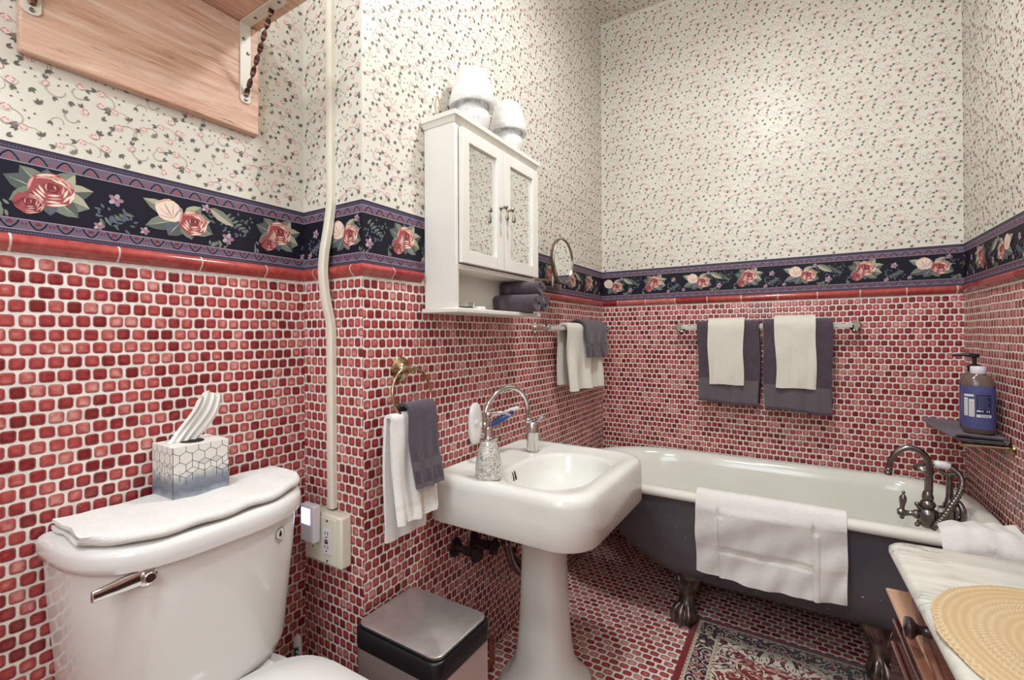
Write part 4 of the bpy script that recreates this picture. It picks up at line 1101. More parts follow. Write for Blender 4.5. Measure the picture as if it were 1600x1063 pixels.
e = lambda d, z: tring(BX0 + d, BX1 - d, B - d, z)
mb.loft([e(.045, .547), e(.020, .540), e(.006, .545), e(0, .554), e(.002, .566), e(.010, .5745), e(.024, .578), e(.042, .577), e(.056, .571), e(.066, .560),
         tring(BX0 + .085, BX1 - .075, B - .074, .52), tring(BX0 + .13, BX1 - .085, B - .085, .44), tring(BX0 + .21, BX1 - .10, B - .10, .33), tring(BX0 + .30, BX1 - .12, B - .125, .24), tring(BX0 + .36, BX1 - .15, B - .16, .205), tring(BX0 + .44, BX1 - .24, B - .24, .195), tring(BX0 + .6, BX1 - .5, .03, .194)], False, True)
obj('enamel_basin', mb, M['enamel'], tub, angle=60)
mb = MB()
mb.loft([tring(BX0 + .032, BX1 - .030, B - .030, .546), tring(BX0 + .045, BX1 - .040, B - .036, .52), tring(BX0 + .090, BX1 - .050, B - .044, .44), tring(BX0 + .160, BX1 - .062, B - .056, .34), tring(BX0 + .225, BX1 - .078, B - .072, .265), tring(BX0 + .285, BX1 - .10, B - .096, .21), tring(BX0 + .35, BX1 - .14, B - .135, .178), tring(BX0 + .43, BX1 - .22, B - .21, .166), tring(BX0 + .6, BX1 - .5, .03, .163)], False, True)
shell = obj('outer_shell', mb, M['paint_d'], tub, angle=60, label='charcoal painted outside of the tub')
R = random.Random(9); mb = MB()
def shell_y(z):
    T = [(.52, B - .036), (.44, B - .044), (.34, B - .056), (.265, B - .072), (.21, B - .096), (.17, B - .16)]
    for (z0, b0), (z1, b1) in zip(T, T[1:]):
        if z1 <= z <= z0: return bcy - (b0 + (b1 - b0) * (z0 - z) / (z0 - z1))
    return bcy - B
for k in range(46):
    x, z = R.uniform(-.56, .35), R.uniform(.2, .5); s = R.uniform(.0008, .0022) * (1.8 if R.random() < .12 else 1)
    p = [(x + s * R.uniform(.7, 1.5) * cos(t), z + s * R.uniform(.6, 1.2) * sin(t)) for t in [2 * pi * i / 6 for i in range(6)]]
    mb.poly([(a, shell_y(b) - .0007, b) for a, b in p])
o = obj('paint_chips', mb, M['chip'], tub, smooth=False, label='small pale chips in the charcoal paint'); o['kind'] = 'stuff'
footm = noisy('dark_bronze_foot', (66, 54, 50), (130, 114, 106), 30, .28, metal=.7)
for fx, fy, sx, sy in ((-.405, 2.045, -1, -1), (.225, 2.045, 1, -1), (-.405, 2.46, -1, 1), (.225, 2.46, 1, 1)):
    mb = MB(); c = Vector((fx, fy, 0)); out = Vector((sx * .25, sy * .97, 0)).normalized(); sd_ = Vector((-out.y, out.x, 0))
    prof = [(.010, .215, .040, .012), (.012, .185, .042, .016), (.010, .155, .034, .018), (.012, .12, .024, .020), (.020, .09, .022, .022), (.028, .065, .030, .030), (.034, .04, .036, .038), (.034, .02, .034, .036), (.032, .004, .026, .028), (.032, .0, .020, .022)]
    rings = []
    for o_, z, w, d in prof:
        rings.append([c + out * (o_ + 1.25 * d * sin(t)) + sd_ * (1.35 * w * cos(t)) + Vector((0, 0, z)) for t in [2 * pi * i / 24 for i in range(24)]])
    mb.loft(rings[::-1])
    for k in (-1, 0, 1):
        a = k * .75; dr = (out * cos(a) + sd_ * sin(a))
        mb.tube([c + out * .02 + dr * .012 + Vector((0, 0, .085)), c + out * .028 + dr * .038 + Vector((0, 0, .066)), c + out * .032 + dr * .050 + Vector((0, 0, .042)), c + out * .032 + dr * .050 + Vector((0, 0, .02)), c + out * .03 + dr * .044 + Vector((0, 0, .003))], [.009, .014, .0145, .012, .003], n=12)
    # acanthus knee above the ball
    for k in (-1, 1): mb.tube([c + out * .022 + sd_ * (k * .006) + Vector((0, 0, .10)), c + out * .028 + sd_ * (k * .020) + Vector((0, 0, .14)), c + out * .022 + sd_ * (k * .034) + Vector((0, 0, .18)), c + out * .016 + sd_ * (k * .046) + Vector((0, 0, .19))], [.007, .008, .008, .004], n=10)
    obj('claw_foot', mb, footm, tub, angle=60, label='dark bronze claw-and-ball foot')

# towel over the tub rim
G = []; dist = []; NW = 150; x0, x1 = -.345, .128
prof = [('b', .11 - .11 * i / 6) for i in range(7)] + [('a', i / 10) for i in range(1, 11)] + [('f', i / 44) for i in range(1, 45)]
RT = random.Random(12)
for k, s in prof:
    row = []
    for i in range(NW + 1):
        w = i / NW; x = x0 + (x1 - x0) * w
        if k == 'b': y, z = BY0 + .072 + s * .10, .570 - s; d = 0
        elif k == 'a':
            t = s; y = BY0 + .072 - .083 * t; z = .570 + .024 * sin(pi * min(t * 1.05, 1)) ** .6 - .030 * max(0, t - .75) * 4 * .9; d = 0
        else:
            d = s; L = .252 + .014 * sin(w * 3.1) - .012 * w; y = BY0 - .011 + .010 * d - .006 * sin(d * 5 + w * 4) + .004 * sin(w * 19 + d * 3) * d + .003 * sin(w * 41 + d * 9) * d; z = .5405 - L * d
            x += .004 * sin(d * 4) * (w - .5)
        for cw in (.165, .80):
            q = (w - cw) / .012
            if abs(q) < 3 and d > 0: y += .008 * exp(-q * q)
            if 0 < (w - cw) / .04 < 1 and d > .1: y -= .006 * sin(pi * (w - cw) / .04)
        if d > 0: y += .004 * sin(13 * w + 6 * d) * sin(8 * d) + (.0035 if .53 < d < .62 and .17 < w < .80 else 0)
        row.append((x, y, z))
    G.append(row); dist.append(s if k == 'f' else -1)
mb = MB(); mb.sheet([r[::-1] for r in G], .010, mf=lambda i, j: 1 if .53 < dist[i] < .60 else 0)
tag(obj('bath_mat', mb, [M['terry_w'], M['band_w']], loc=(-.11, BY0, .58), angle=80), 'white terry bath mat draped over the near rim of the tub', 'bath mat')

# tub tap with hand shower
fy = 2.2
tf = thing('tub_tap', 'pewter tub tap with arched spout, lever and hand shower at the right end', 'tap', (.40, fy, .505))
mb = MB(); b0 = Vector((.386, fy, .545))
mb.lathe([(.012, -.045), (.020, -.040), (.026, -.028), (.030, -.008), (.030, .008), (.026, .020), (.017, .025), (.019, .030), (.024, .040), (.019, .050), (.014, .054), (.0165, .058), (.0175, .066), (.014, .080), (.012, .086)], b0, n=28)
mb.lathe([(.020, -.01), (.022, .0), (.018, .006), (.013, .016), (.016, .020), (.016, .026), (.010, .032), (.008, .05), (.012, .056), (.015, .066), (.009, .076)], b0 + Vector((-.010, 0, -.002)), n=24, d=(-1, 0, 0))
mb.tube([b0, b0 + Vector((.05, .01, .0)), (.474, fy + .01, .55)], [.013, .015, .019], n=18)
obj('valve_body', mb, M['pewter'], tf, angle=55)
mb = MB(); pv = Vector((.314, fy, .5375))
mb.ball(pv, .0125, 18, 10); mb.tube([pv + Vector((.02, 0, 0)), pv], [.006, .006], n=12)
mb.tube([pv + Vector((0, 0, .004)), pv + Vector((.001, 0, .030)), pv + Vector((.003, 0, .050)), pv + Vector((.004, 0, .060)), pv + Vector((.005, 0, .070)), pv + Vector((.005, 0, .074))], [.006, .008, .0115, .011, .005, .001], n=16)
mb.ball(pv + Vector((.005, 0, .078)), .0055, 12, 8); mb.ball(pv + Vector((0, 0, -.014)), .007, 12, 8)
obj('lever', mb, M['pewter'], tf, angle=60)
for dz in (.036, -.038):
    mb = MB(); mb.ball(b0 + Vector((-.030, -.004, dz)), .008, 14, 8); mb.tube([b0 + Vector((-.018, 0, dz * .5)), b0 + Vector((-.030, -.004, dz))], [.010, .006], n=10); obj('finial', mb, M['pewter'], tf)
mb = MB()
sp = smoothpath([(.3885, fy, .630), (.3895, fy, .670), (.3905, fy, .708), (.3865, fy, .744), (.366, fy, .772), (.3325, fy, .7815), (.302, fy, .762), (.283, fy, .724), (.277, fy, .692)], 7)
mb.tube(sp, [.0125 - .003 * i / (len(sp) - 1) for i in range(len(sp))], n=16)
mb.lathe([(.0095, .014), (.0125, .010), (.0125, .004), (.010, .0), (.0125, -.004), (.0125, -.012), (.009, -.014)], (.276, fy, .687), n=20, d=(.15, 0, 1)); obj('spout', mb, M['pewter'], tf, angle=60)
mb = MB(); pb = Vector((.447, fy + .012, 0))
mb.lathe([(.020, .535), (.026, .55), (.026, .57), (.018, .58), (.020, .59), (.014, .60), (.011, .62), (.0095, .66), (.0085, .69), (.012, .694), (.012, .70)], pb, n=22)
mb.lathe([(.022, -.03), (.025, -.01), (.022, .012)], pb + Vector((0, 0, .56)), 'x', 20)
mb.tube([pb + Vector((-.030, 0, .712)), pb + Vector((-.014, 0, .698)), pb + Vector((.014, 0, .698)), pb + Vector((.028, 0, .712))], [.006, .008, .008, .006], n=12)
obj('cradle', mb, M['pewter'], tf, angle=55)
mb = MB()
mb.lathe([(.010, .018), (.018, .014), (.029, .004), (.031, -.002), (.031, -.008), (.0, -.009)], (.378, fy + .012, .708), n=28, d=(.25, 0, 1), cap1=False)
mb.tube([(.380, fy + .012, .716), (.392, fy + .012, .728), (.408, fy + .012, .7295)], [.010, .010, .010], n=14)
hs = obj('hand_shower', mb, M['pewter'], tf, angle=55)
mb = MB(); mb.tube([(.406, fy + .012, .7295), (.415, fy + .012, .730), (.432, fy + .012, .7285), (.445, fy + .012, .7255), (.449, fy + .012, .7245)], [.010, .0135, .0145, .0125, .009], n=18); obj('grip', mb, M['china'], hs, label='white porcelain grip')
mb = MB(); mb.tube([(.448, fy + .012, .7248), (.456, fy + .011, .720), (.464, fy + .008, .712)], [.010, .011, .010], n=14); obj('ferrule', mb, M['pewter'], hs)
mb = MB(); hp = smoothpath([(.462, fy + .008, .714), (.4735, fy, .700), (.4765, fy - .008, .676), (.466, fy - .02, .642), (.446, fy - .03, .605), (.424, fy - .035, .562), (.405, fy - .03, .528), (.396, fy - .02, .507)], 16)
rad = [.0102 if i % 4 < 2 else .0080 for i in range(len(hp))]
mb.tube(hp, rad, n=12); obj('hose', mb, M['pewter'], tf, angle=80, label='ribbed metal shower hose')
mb = MB(); mb.tube(smoothpath([(.452, fy - .0, .615), (.466, fy - .02, .606), (.4735, fy - .03, .580), (.472, fy - .03, .550), (.470, fy - .025, .52)], 8), .0095, n=12); obj('supply_riser', mb, M['pewter'], tf, angle=80)

# folded towel lying over the tub's near right corner
G = []
for i in range(41):
    s = i / 40; row = []
    for j in range(41):
        t = j / 40; q = t * (.255 + .06 * s)
        x = .352 + .208 * s + .022 * t * (1 - s)
        if q < .15: y, z = 1.876 - .004 * sin(s * 9), .555 - (.15 - q)
        elif q < .20: u = (q - .15) / .05; y, z = 1.876 + .045 * u, .555 + .037 * sin(u * pi / 2)
        else: y, z = 1.921 + (q - .20) * .95, .592 - .02 * (q - .2)
        z += .012 * sin(s * 2.8) * min(1, t * 1.5) + .004 * sin(t * 9 + s * 4) + .003 * sin(s * 23 + 4 * t)
        if s < .06: z -= .008 * (1 - s / .06) ** 2
        row.append((x, y, z))
    G.append(row)
mb = MB(); mb.sheet(G, .016)
tag(obj('bath_towel', mb, [M['terry_w']], loc=(.45, 1.98, .58), angle=80), 'white folded towel lying over the right end of the tub rim, behind the marble-topped chest', 'towel')

# ---------------------------------------------------------------- glass shelf on the right wall with bottles
gs = thing('glass_shelf', 'small glass shelf with brass end rails on the right wall above the tub', 'shelf', (.52, 2.37, .83))
mb = MB(); mb.box(.462, XE - .002, 2.13, 2.618, .826, .832); obj('glass_plate', mb, M['glass'], gs, bevel=.001)
mb = MB(); mb.tube([(.455, 2.125, .823), (XE - .001, 2.125, .823)], .0052, n=12); mb.lathe([(.022, -.001), (.021, -.006), (.01, -.01)], (XE, 2.125, .823), 'x', 20); obj('rail', mb, M['brass'], gs)
mb = MB(); mb.tube([(.455, 2.615, .823), (XE - .001, 2.615, .823)], .0052, n=12); mb.lathe([(.022, -.001), (.021, -.006), (.01, -.01)], (XE, 2.615, .823), 'x', 20); obj('rail', mb, M['brass'], gs)
G = []
for i in range(41):
    s = i / 40; row = []
    for j in range(17):
        t = j / 16; y = 2.135 + .36 * t
        # a loop: in over the glass, folded at the left edge, back on top
        if s < .45: x = XE - .012 - (.118 + .02 * t) * (s / .45); z = .8365 + .001 * sin(t * 9)
        elif s < .58:
            q = (s - .45) / .13; x = XE - .130 - .02 * t - .007 * sin(pi * q) - .0; z = .8365 + .0145 * q + .0 * t
        else:
            q = (s - .58) / .42; x = XE - .130 - .02 * t + (.122 + .02 * t) * q; z = .851 + .001 * sin(t * 9 + q * 4) - .002 * q
        row.append((x, y, z + .0025 * sin(t * 6 + s * 3) * (1 if .4 < s < .7 else .2)))
    G.append(row)
mb = MB(); mb.sheet(G, .0055)
tag(obj('washcloth', mb, M['terry_d'], loc=(.5, 2.3, .84), angle=80), 'charcoal washcloth folded on the small glass shelf under the bottles', 'towel')
amb = NT('brown_bottle_plastic'); amb.set(col=lin(120, 96, 90), rough=.18, trans=.25); amb = amb.mat
n = NT('blue_bottle_label'); co = n.objco(); nz = n.noise(900, 2, co).outputs[0]
n.set(col=n.ramp(nz, [(.42, lin(56, 60, 110)), (.6, lin(92, 96, 150))]), rough=.4); lblue = n.mat
lw = mat('label_white', (226, 224, 220), .45); lnav = mat('label_navy', (28, 30, 72), .45); lgrey = mat('label_print_grey', (120, 118, 122), .5)
def bottle(cx, cy, z0, rx, ry, H, top, label, ang):
    t = thing('soap_bottle', label, 'bottle', (cx, cy, z0), 'soap bottles on the glass shelf')
    A = radians(ang)
    def ring(a, b, z, n=40, ne=2.6):
        out = []
        for i in range(n):
            q = 2 * pi * i / n; p = a * abs(cos(q)) ** (2 / ne) * (1 if cos(q) > 0 else -1); r = b * abs(sin(q)) ** (2 / ne) * (1 if sin(q) > 0 else -1)
            out.append((cx + p * cos(A) - r * sin(A), cy + p * sin(A) + r * cos(A), z0 + z))
        return out
    mb = MB(); mb.loft([ring(rx * .92, ry * .9, 0), ring(rx, ry, .006), ring(rx, ry, H * .80), ring(rx * .93, ry * .93, H * .88), ring(rx * .70, ry * .72, H * .955), ring(.019, .019, H * .985, ne=2), ring(.017, .017, H + .004, ne=2)]); obj('bottle_body', mb, amb, t, angle=60)
    mb = MB(); mb.loft([ring(rx + .0006, ry + .0006, H * .09), ring(rx + .0006, ry + .0006, H * .795)], False, False)
    lb = obj('paper_label', mb, lblue, t, angle=60, label='blue label with small print')
    # printed panels on the side towards the room
    mb = MB()
    def patch(q0, q1, za, zb, m, l):
        nn = 8; P0 = []
        for i in range(nn + 1):
            q = q0 + (q1 - q0) * i / nn
            p = (rx + l) * abs(cos(q)) ** (2 / 2.6) * (1 if cos(q) > 0 else -1); r = (ry + l) * abs(sin(q)) ** (2 / 2.6) * (1 if sin(q) > 0 else -1)
            P0.append((cx + p * cos(A) - r * sin(A), cy + p * sin(A) + r * cos(A)))
        for i in range(nn): mb.poly([(*P0[i], z0 + za), (*P0[i + 1], z0 + za), (*P0[i + 1], z0 + zb), (*P0[i], z0 + zb)], m)
    f = -pi / 2
    patch(f - 1.02, f - .66, H * .30, H * .60, 0, .001); patch(f - .58, f - .22, H * .29, H * .58, 0, .001)
    patch(f - 1.02, f - .25, H * .625, H * .66, 0, .001)
    patch(f - .12, f + .62, H * .345, H * .66, 1, .001); patch(f - .12, f + .62, H * .285, H * .33, 0, .001)
    for k in range(9):
        patch(f - .98, f - .70, H * (.32 + .03 * k), H * (.327 + .03 * k), 2, .0014); patch(f - .55, f - .25, H * (.31 + .029 * k), H * (.317 + .029 * k), 2, .0014)
    for k in range(7): patch(f - .06, f + .56 - .1 * (k % 3), H * (.43 + .032 * k), H * (.437 + .032 * k), 3, .0014)
    for k in range(8): patch(f + .02 + .06 * k, f + .045 + .06 * k, H * .292, H * .322, 1, .0014)
    for a, b in ((-.10, .03), (.06, .12), (.30, .36), (.42, .50)): patch(f + a, f + b, H * .375, H * .40, 0, .0014)
    obj('label_print', mb, [lw, lnav, lgrey, mat('label_pale_blue', (120, 122, 168), .5)], lb, smooth=False)
    if top == 'cap':
        mb = MB(); mb.lathe([(.0195, H + .0), (.0205, H + .002), (.0205, H + .022), (.019, H + .025), (.0, H + .0255)], (cx, cy, z0), n=28, cap1=False); obj('cap', mb, M['plastic_b'], t, label='white screw cap')
    else:
        mb = MB(); mb.lathe([(.0185, H - .002), (.0195, H), (.0195, H + .018), (.016, H + .022), (.008, H + .025), (.0058, H + .027), (.0058, H + .048), (.013, H + .050), (.0145, H + .054), (.0145, H + .060), (.010, H + .063)], (cx, cy, z0), n=24)
        mb.tube([(cx, cy, z0 + H + .057), (cx - .03, cy + .006, z0 + H + .059), (cx - .052, cy + .010, z0 + H + .056), (cx - .058, cy + .011, z0 + H + .051)], [.0075, .006, .0045, .0035], n=12); obj('pump', mb, M['black'], t, label='black pump top')
    return t
bottle(.5215, 2.205, .8545, .041, .034, .205, 'cap', 'blue-labelled bottle with a white cap on the glass shelf, in front', -8)
bottle(.5345, 2.300, .8545, .040, .034, .208, 'pump', 'blue-labelled bottle with a black pump on the glass shelf, behind', -8)

# ---------------------------------------------------------------- marble-topped chest
ch = thing('chest_of_drawers', 'dark wooden chest of drawers with a white marble top against the right wall', 'chest of drawers', (.38, .72, 0))
HY0, HY1 = .16, 1.262; XB = XE - .052
mb = MB(); mb.box(.205, XB, HY0 + .02, HY1 - .02, .655, .7384); mb.box(.170, XB, HY0 + .01, HY1 - .012, .10, .640)
obj('carcass', mb, M['dwood'], ch, bevel=.003)
mb = MB(); mb.box(.150, XB, HY0, HY1, .6555, .662); obj('ledge', mb, M['litwood'], ch, bevel=.002, label='wooden ledge under the top drawers, lamplight painted in as tan')
mb = MB(); mb.box(.156, XB, HY0 + .005, HY1 - .006, .640, .6553); obj('rail', mb, M['dwood'], ch, bevel=.003)
mb = MB(); mb.loft([rrect(.162, XB + .001, HY0 - .012, HY1 + .012, .028, .7385, 8), rrect(.154, XB + .001, HY0 - .02, HY1 + .02, .034, .742, 8), rrect(.154, XB + .001, HY0 - .02, HY1 + .02, .034, .752, 8), rrect(.160, XB + .001, HY0 - .014, HY1 + .014, .030, .758, 8), rrect(.166, XB + .001, HY0 - .008, HY1 + .008, .026, .760, 8)])
obj('marble_top', mb, M['marble'], ch, angle=50)
mold = NT('brown_moulding'); co = mold.objco((30, 2, 30)); mold.set(col=mold.ramp(mold.noise(2, 5, co).outputs[0], [(.3, lin(112, 66, 52)), (.7, lin(156, 104, 80))]), rough=.25, coat=.4); mold = mold.mat
def bow(y):
    t = min(abs(y - .71) / .545, 1)
    return .158 + .034 * t ** 3
for y0, y1 in ((HY0 + .04, .70), (.72, HY1 - .022)):
    N = 24; Y = [y0 + (y1 - y0) * i / N for i in range(N + 1)]
    mb = MB(); mb.loft([[(bow(y) + .006, y, .668), (bow(y) + .006, y, .733), (.2048, y, .733), (.2048, y, .668)] for y in Y])
    d = obj('drawer', mb, M['dwood'], ch, angle=30)
    for z0, z1 in ((.722, .7335), (.6665, .680)):
        mb = MB(); mb.loft([[(bow(y) - .001, y, z0 + .002), (bow(y) - .001, y, z1 - .002), (bow(y) + .0058, y, z1), (bow(y) + .0058, y, z0)] for y in Y])
        obj('moulding', mb, mold, d, angle=50)
    for f in ((.22, .78) if y1 < .8 else (.22, .61)):
        yk = y0 + (y1 - y0) * f
        mb = MB(); mb.lathe([(.010, 0), (.0085, -.004), (.007, -.010), (.009, -.016), (.0165, -.021), (.018, -.026), (.016, -.031), (.006, -.033)], (bow(yk) + .0055, yk, .699), 'x', 24); obj('knob', mb, mat('dark_knob', (48, 34, 32), .25, coat=.5), d)
for z0, z1 in ((.39, .625), (.13, .375)):
    mb = MB(); mb.box(.152, .1698, HY0 + .04, HY1 - .05, z0, z1); mb.box(.144, .152, HY0 + .07, HY1 - .08, z0 + .03, z1 - .03)
    d = obj('drawer', mb, M['dwood'], ch, bevel=.003)
    for f in (.22, .78):
        mb = MB(); mb.lathe([(.009, 0), (.006, -.012), (.0155, -.025), (.017, -.030), (.006, -.036)], (.1438, HY0 + (HY1 - HY0) * f, (z0 + z1) / 2), 'x', 20); obj('knob', mb, M['dwood'], d)
for x, y in ((.20, HY0 + .05), (.20, HY1 - .05), (XB - .05, HY0 + .05), (XB - .05, HY1 - .05)):
    mb = MB(); mb.lathe([(.018, 0), (.026, .02), (.030, .05), (.022, .075), (.028, .10)], (x, y, 0), n=18); obj('foot', mb, M['dwood'], ch)
mb = MB(); mb.box(.1475, .163, HY0 - .002, 1.10, .6495, .6632); obj('moulding', mb, mold, ch, bevel=.0025)
ch.rotation_euler = (0, 0, radians(2.3)); ch.location.x += .0225
# woven oval mat
n = NT('woven_straw'); co = n.node('ShaderNodeTexCoord').outputs['Object']; sp = n.node('ShaderNodeSeparateXYZ', {0: co})
ex, ey = n.math('DIVIDE', sp.outputs[0], .168), n.math('DIVIDE', sp.outputs[1], .205)
rad = n.math('SQRT', n.math('ADD', n.math('MULTIPLY', ex, ex), n.math('MULTIPLY', ey, ey)))
ang = n.math('ARCTAN2', ey, ex)
r1 = n.math('SINE', n.math('MULTIPLY', rad, 150.0)); r2 = n.math('SINE', n.math('MULTIPLY_ADD', ang, 110.0, n.math('MULTIPLY', n.math('FLOOR', n.math('MULTIPLY', rad, 24.0)), 2.0)))
wv = n.math('MULTIPLY_ADD', n.math('MULTIPLY', r1, r2), .5, .5)
bands = n.math('SINE', n.math('MULTIPLY', rad, 17.0))
plain = n.mapr(n.math('ADD', bands, n.math('MULTIPLY_ADD', n.noise(9, 3, co).outputs[0], 1.4, -.7)), -.1, .3)
hgt = n.math('MULTIPLY_ADD', n.math('MULTIPLY', wv, n.math('SUBTRACT', 1.0, n.math('MULTIPLY', plain, .75))), .8, n.math('MULTIPLY', n.math('SINE', n.math('MULTIPLY', rad, 95.0)), .2))
n.set(col=n.mix(hgt, lin(196, 166, 124), n.mix(n.noise(14, 4, co).outputs[0], lin(219, 190, 148), lin(228, 206, 170))), rough=.7)
n.bump(hgt, .9, .002); straw = n.mat
mb = MB()
ov = lambda k, z: [(.337 + .168 * k * cos(t) * (1 + .008 * sin(14 * t)), .925 + .205 * k * sin(t) * (1 + .006 * sin(11 * t)), z) for t in [2 * pi * i / 72 for i in range(72)]]
mb.loft([ov(.985, .7603), ov(1, .762), ov(1, .7640), ov(.985, .7655), ov(.80, .7665), ov(.5, .766), ov(.02, .766)])
tag(obj('placemat', mb, straw, loc=(.337, .925, .7603), angle=50), 'oval woven straw placemat lying on the marble top', 'placemat')

# ---------------------------------------------------------------- rug
RX0, RX1, RY0, RY1 = -.386, .232, 1.285, 2.078
n = NT('persian_rug'); uvn = n.node('ShaderNodeUVMap').outputs[0]; sp = n.node('ShaderNodeSeparateXYZ', {0: uvn})
U, V = sp.outputs[0], sp.outputs[1]; W, H = RX1 - RX0, RY1 - RY0
du = n.math('MINIMUM', U, n.math('SUBTRACT', W, U)); dv_ = n.math('MINIMUM', V, n.math('SUBTRACT', H, V)); d = n.math('MINIMUM', du, dv_)
mu = n.math('ABSOLUTE', n.math('SUBTRACT', U, W / 2)); mv = n.math('ABSOLUTE', n.math('SUBTRACT', V, H / 2))
mcv = n.node('ShaderNodeCombineXYZ', {0: mu, 1: mv}).outputs[0]
def vor(scale, feat='F1', vec=mcv):
    x = n.node('ShaderNodeTexVoronoi', {'Scale': scale}, feature=feat); n.L(vec, x.inputs['Vector']); return x
nz = n.noise(19, 2, mcv, .5, 1.2).outputs[0]; nz2 = n.noise(36, 2, mcv, .5, 1.6).outputs[0]
red, navy, cream, beige, pink, olive = lin(128, 30, 36), lin(26, 21, 27), lin(222, 211, 194), lin(198, 184, 162), lin(184, 118, 112), lin(132, 116, 98)
v1 = vor(30.0); vfl = n.mapr(v1.outputs[0], .22, .40)
ring1 = n.math('SINE', n.math('MULTIPLY_ADD', nz, 14.0, n.math('MULTIPLY', v1.outputs[0], 17.0)))
floral_dark = n.mix(n.math('MULTIPLY', n.mapr(nz2, .56, .60), .8), n.mix(n.mapr(ring1, .45, .7), navy, cream), pink)
rm = n.math('SQRT', n.math('ADD', n.math('POWER', n.math('DIVIDE', mu, .78), 2.0), n.math('POWER', mv, 2.0)))
am = n.math('ARCTAN2', mv, mu)
lob = n.math('MULTIPLY_ADD', n.math('COSINE', n.math('MULTIPLY', am, 8.0)), .014, rm)
field = n.mix(n.mapr(n.math('SINE', n.math('MULTIPLY', nz, 34.0)), .1, .5), cream, n.mix(n.mapr(nz2, .48, .54), red, navy))
redf = n.mix(n.mapr(n.math('SINE', n.math('MULTIPLY', nz, 30.0)), .35, .7), red, n.mix(n.mapr(nz2, .5, .55), cream, pink))
med = n.ramp(n.math('MULTIPLY', lob, 2.6), [(0, cream), (.03, navy), (.06, cream), (.09, red), (.12, navy), (.14, cream), (.17, red)], 'CONSTANT')
core = n.mix(n.mapr(lob, .060, .066), med, redf)
fld = n.mix(n.mapr(n.math('MULTIPLY_ADD', nz, .10, lob), .265, .270), core, field)
spots = n.math('MULTIPLY', n.mapr(n.math('SINE', n.math('MULTIPLY', U, 300.0)), .3, .6), n.mapr(n.math('SINE', n.math('MULTIPLY', V, 300.0)), .3, .6))
guard = n.mix(spots, beige, olive)
c = n.mix(n.mapr(d, .1115, .1125), guard, fld)
c = n.mix(n.mapr(d, .0985, .0995), floral_dark, c)
c = n.mix(n.mapr(d, .0365, .0375), guard, c)
c = n.mix(n.mapr(d, .0235, .0245), red, c)
n.set(col=n.mix(.04, c, lin(150, 140, 130)), rough=.95, spec=.1, sheen=.2)
n.bump(n.noise(900, 1, uvn).outputs[0], .5, .002)
mb = MB(); mb.loft([rrect(RX0, RX1, RY0, RY1, .006, .0005, 3), rrect(RX0, RX1, RY0, RY1, .006, .006, 3), rrect(RX0 + .003, RX1 - .003, RY0 + .003, RY1 - .003, .005, .0085, 3)])
o = tag(obj('rug', mb, n.mat, loc=((RX0 + RX1) / 2, (RY0 + RY1) / 2, 0), uv=lambda p: (p[0] - RX0, p[1] - RY0)), 'small red and black oriental rug on the floor in front of the tub', 'rug')

# ---------------------------------------------------------------- lights, world, camera
def lamp_data(name, typ, energy, col, loc, size=.1, rot=None, sy=None, spread=None):
    l = bpy.data.lights.new(name, typ); l.energy = energy; l.color = col
    if typ == 'AREA':
        l.size = size
        if sy: l.shape = 'RECTANGLE'; l.size_y = sy
    else: l.shadow_soft_size = size
    o = bpy.data.objects.new(name, l); COL.objects.link(o); o.location = loc
    if rot: o.rotation_euler = rot
    return o
LX, LY = -.16, 1.34
lf = thing('ceiling_light', 'small ceiling light with an opaque bell shade over the middle of the room', 'ceiling light', (LX, LY, ZC))
mb = MB(); mb.lathe([(.055, -.001), (.058, -.01), (.045, -.020), (.016, -.026), (.012, -.11)], (LX, LY, ZC), n=32); obj('canopy', mb, M['nickel'], lf)
mb = MB(); mb.lathe([(.012, -.105), (.05, -.115), (.09, -.15), (.125, -.205), (.127, -.205), (.093, -.146), (.05, -.110), (.012, -.10)], (LX, LY, ZC), n=40, cap0=False, cap1=False); obj('lamp_shade', mb, M['plastic_w'], lf)
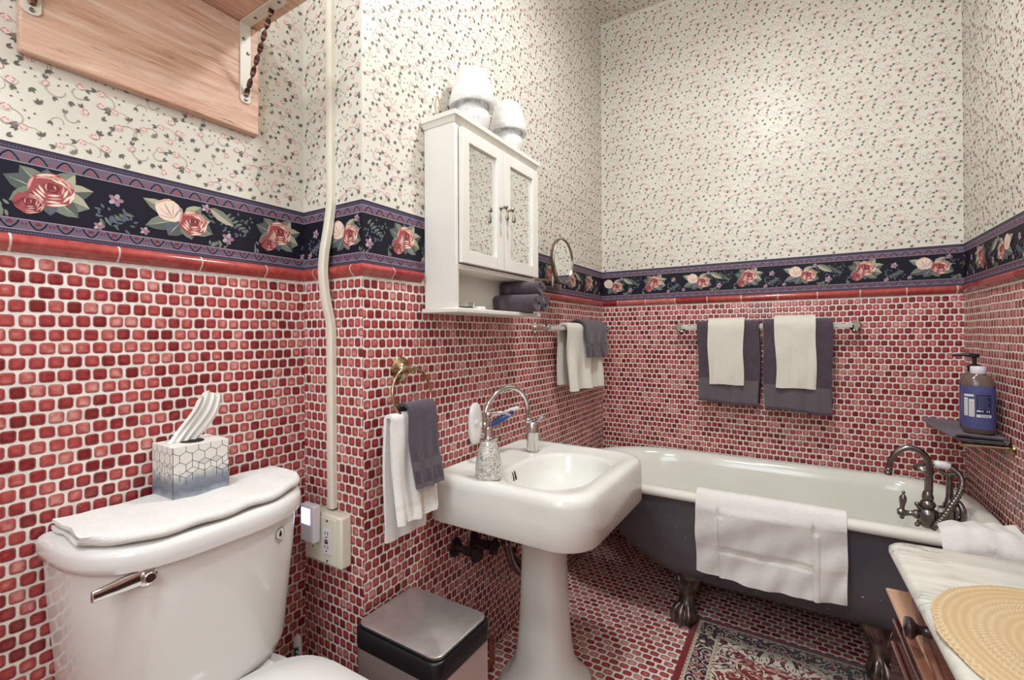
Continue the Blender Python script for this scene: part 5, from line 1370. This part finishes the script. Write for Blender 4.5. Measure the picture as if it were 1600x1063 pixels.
n = NT('lit_bulb'); n.set(col=(1, 1, 1, 1), emit=(1, .9, .8, 1), es=20.0)
mb = MB(); mb.ball((LX, LY, ZC - .165), .045, 24, 14); obj('bulb', mb, n.mat, lf, label='lit globe bulb')
l = lamp_data('ceiling_lamp_light', 'AREA', 17.5, (.90, .95, 1), (LX, LY, ZC - .222), .20); l.data.shape = 'DISK'
lamp_data('ceiling_lamp_glow', 'POINT', 10, (.93, .96, 1), (LX, LY, ZC - .36), .10)
lamp_data('added_window_fill', 'AREA', 19, (.82, .92, 1), ((WX0 + WX1) / 2, YR + .05, 2.00), .74, (radians(90), 0, 0), 1.2)  # fill light added behind the camera, set in the made-up window
l = lamp_data('rear_ceiling_light', 'AREA', 17, (.86, .94, 1), (-.45, -.22, 2.90), .30); l.data.shape = 'DISK'

w = bpy.data.worlds.new('World'); SC.world = w; w.use_nodes = True
w.node_tree.nodes['Background'].inputs[0].default_value = (.9, .9, .95, 1); w.node_tree.nodes['Background'].inputs[1].default_value = .3

F, CYP = 721.4, 520.8
roll_, pitch, yaw = radians(-.31), radians(.18), radians(31.95)
r0 = Vector((cos(yaw), sin(yaw), 0)); f0 = Vector((-sin(yaw), cos(yaw), 0)); u0 = Vector((0, 0, 1))
f1 = f0 * cos(pitch) + u0 * sin(pitch); u1 = u0 * cos(pitch) - f0 * sin(pitch)
rr2 = r0 * cos(roll_) + u1 * sin(roll_); uu2 = u1 * cos(roll_) - r0 * sin(roll_)
cd = bpy.data.cameras.new('Camera'); cam = bpy.data.objects.new('Camera', cd); COL.objects.link(cam)
m = Matrix((rr2, uu2, -f1)).transposed().to_4x4(); m.translation = Vector((0, 0, 1.2029)); cam.matrix_world = m
cd.sensor_fit = 'HORIZONTAL'; cd.sensor_width = 36; cd.lens = F * 36 / 1600; cd.clip_start = .02
cd.shift_y = -(531.5 - CYP) / 1600
SC.camera = cam
SC.view_settings.view_transform = 'Standard'; SC.view_settings.look = 'None'; SC.view_settings.gamma = 1; SC.view_settings.exposure = 0.0; SC.view_settings.use_curve_mapping = False
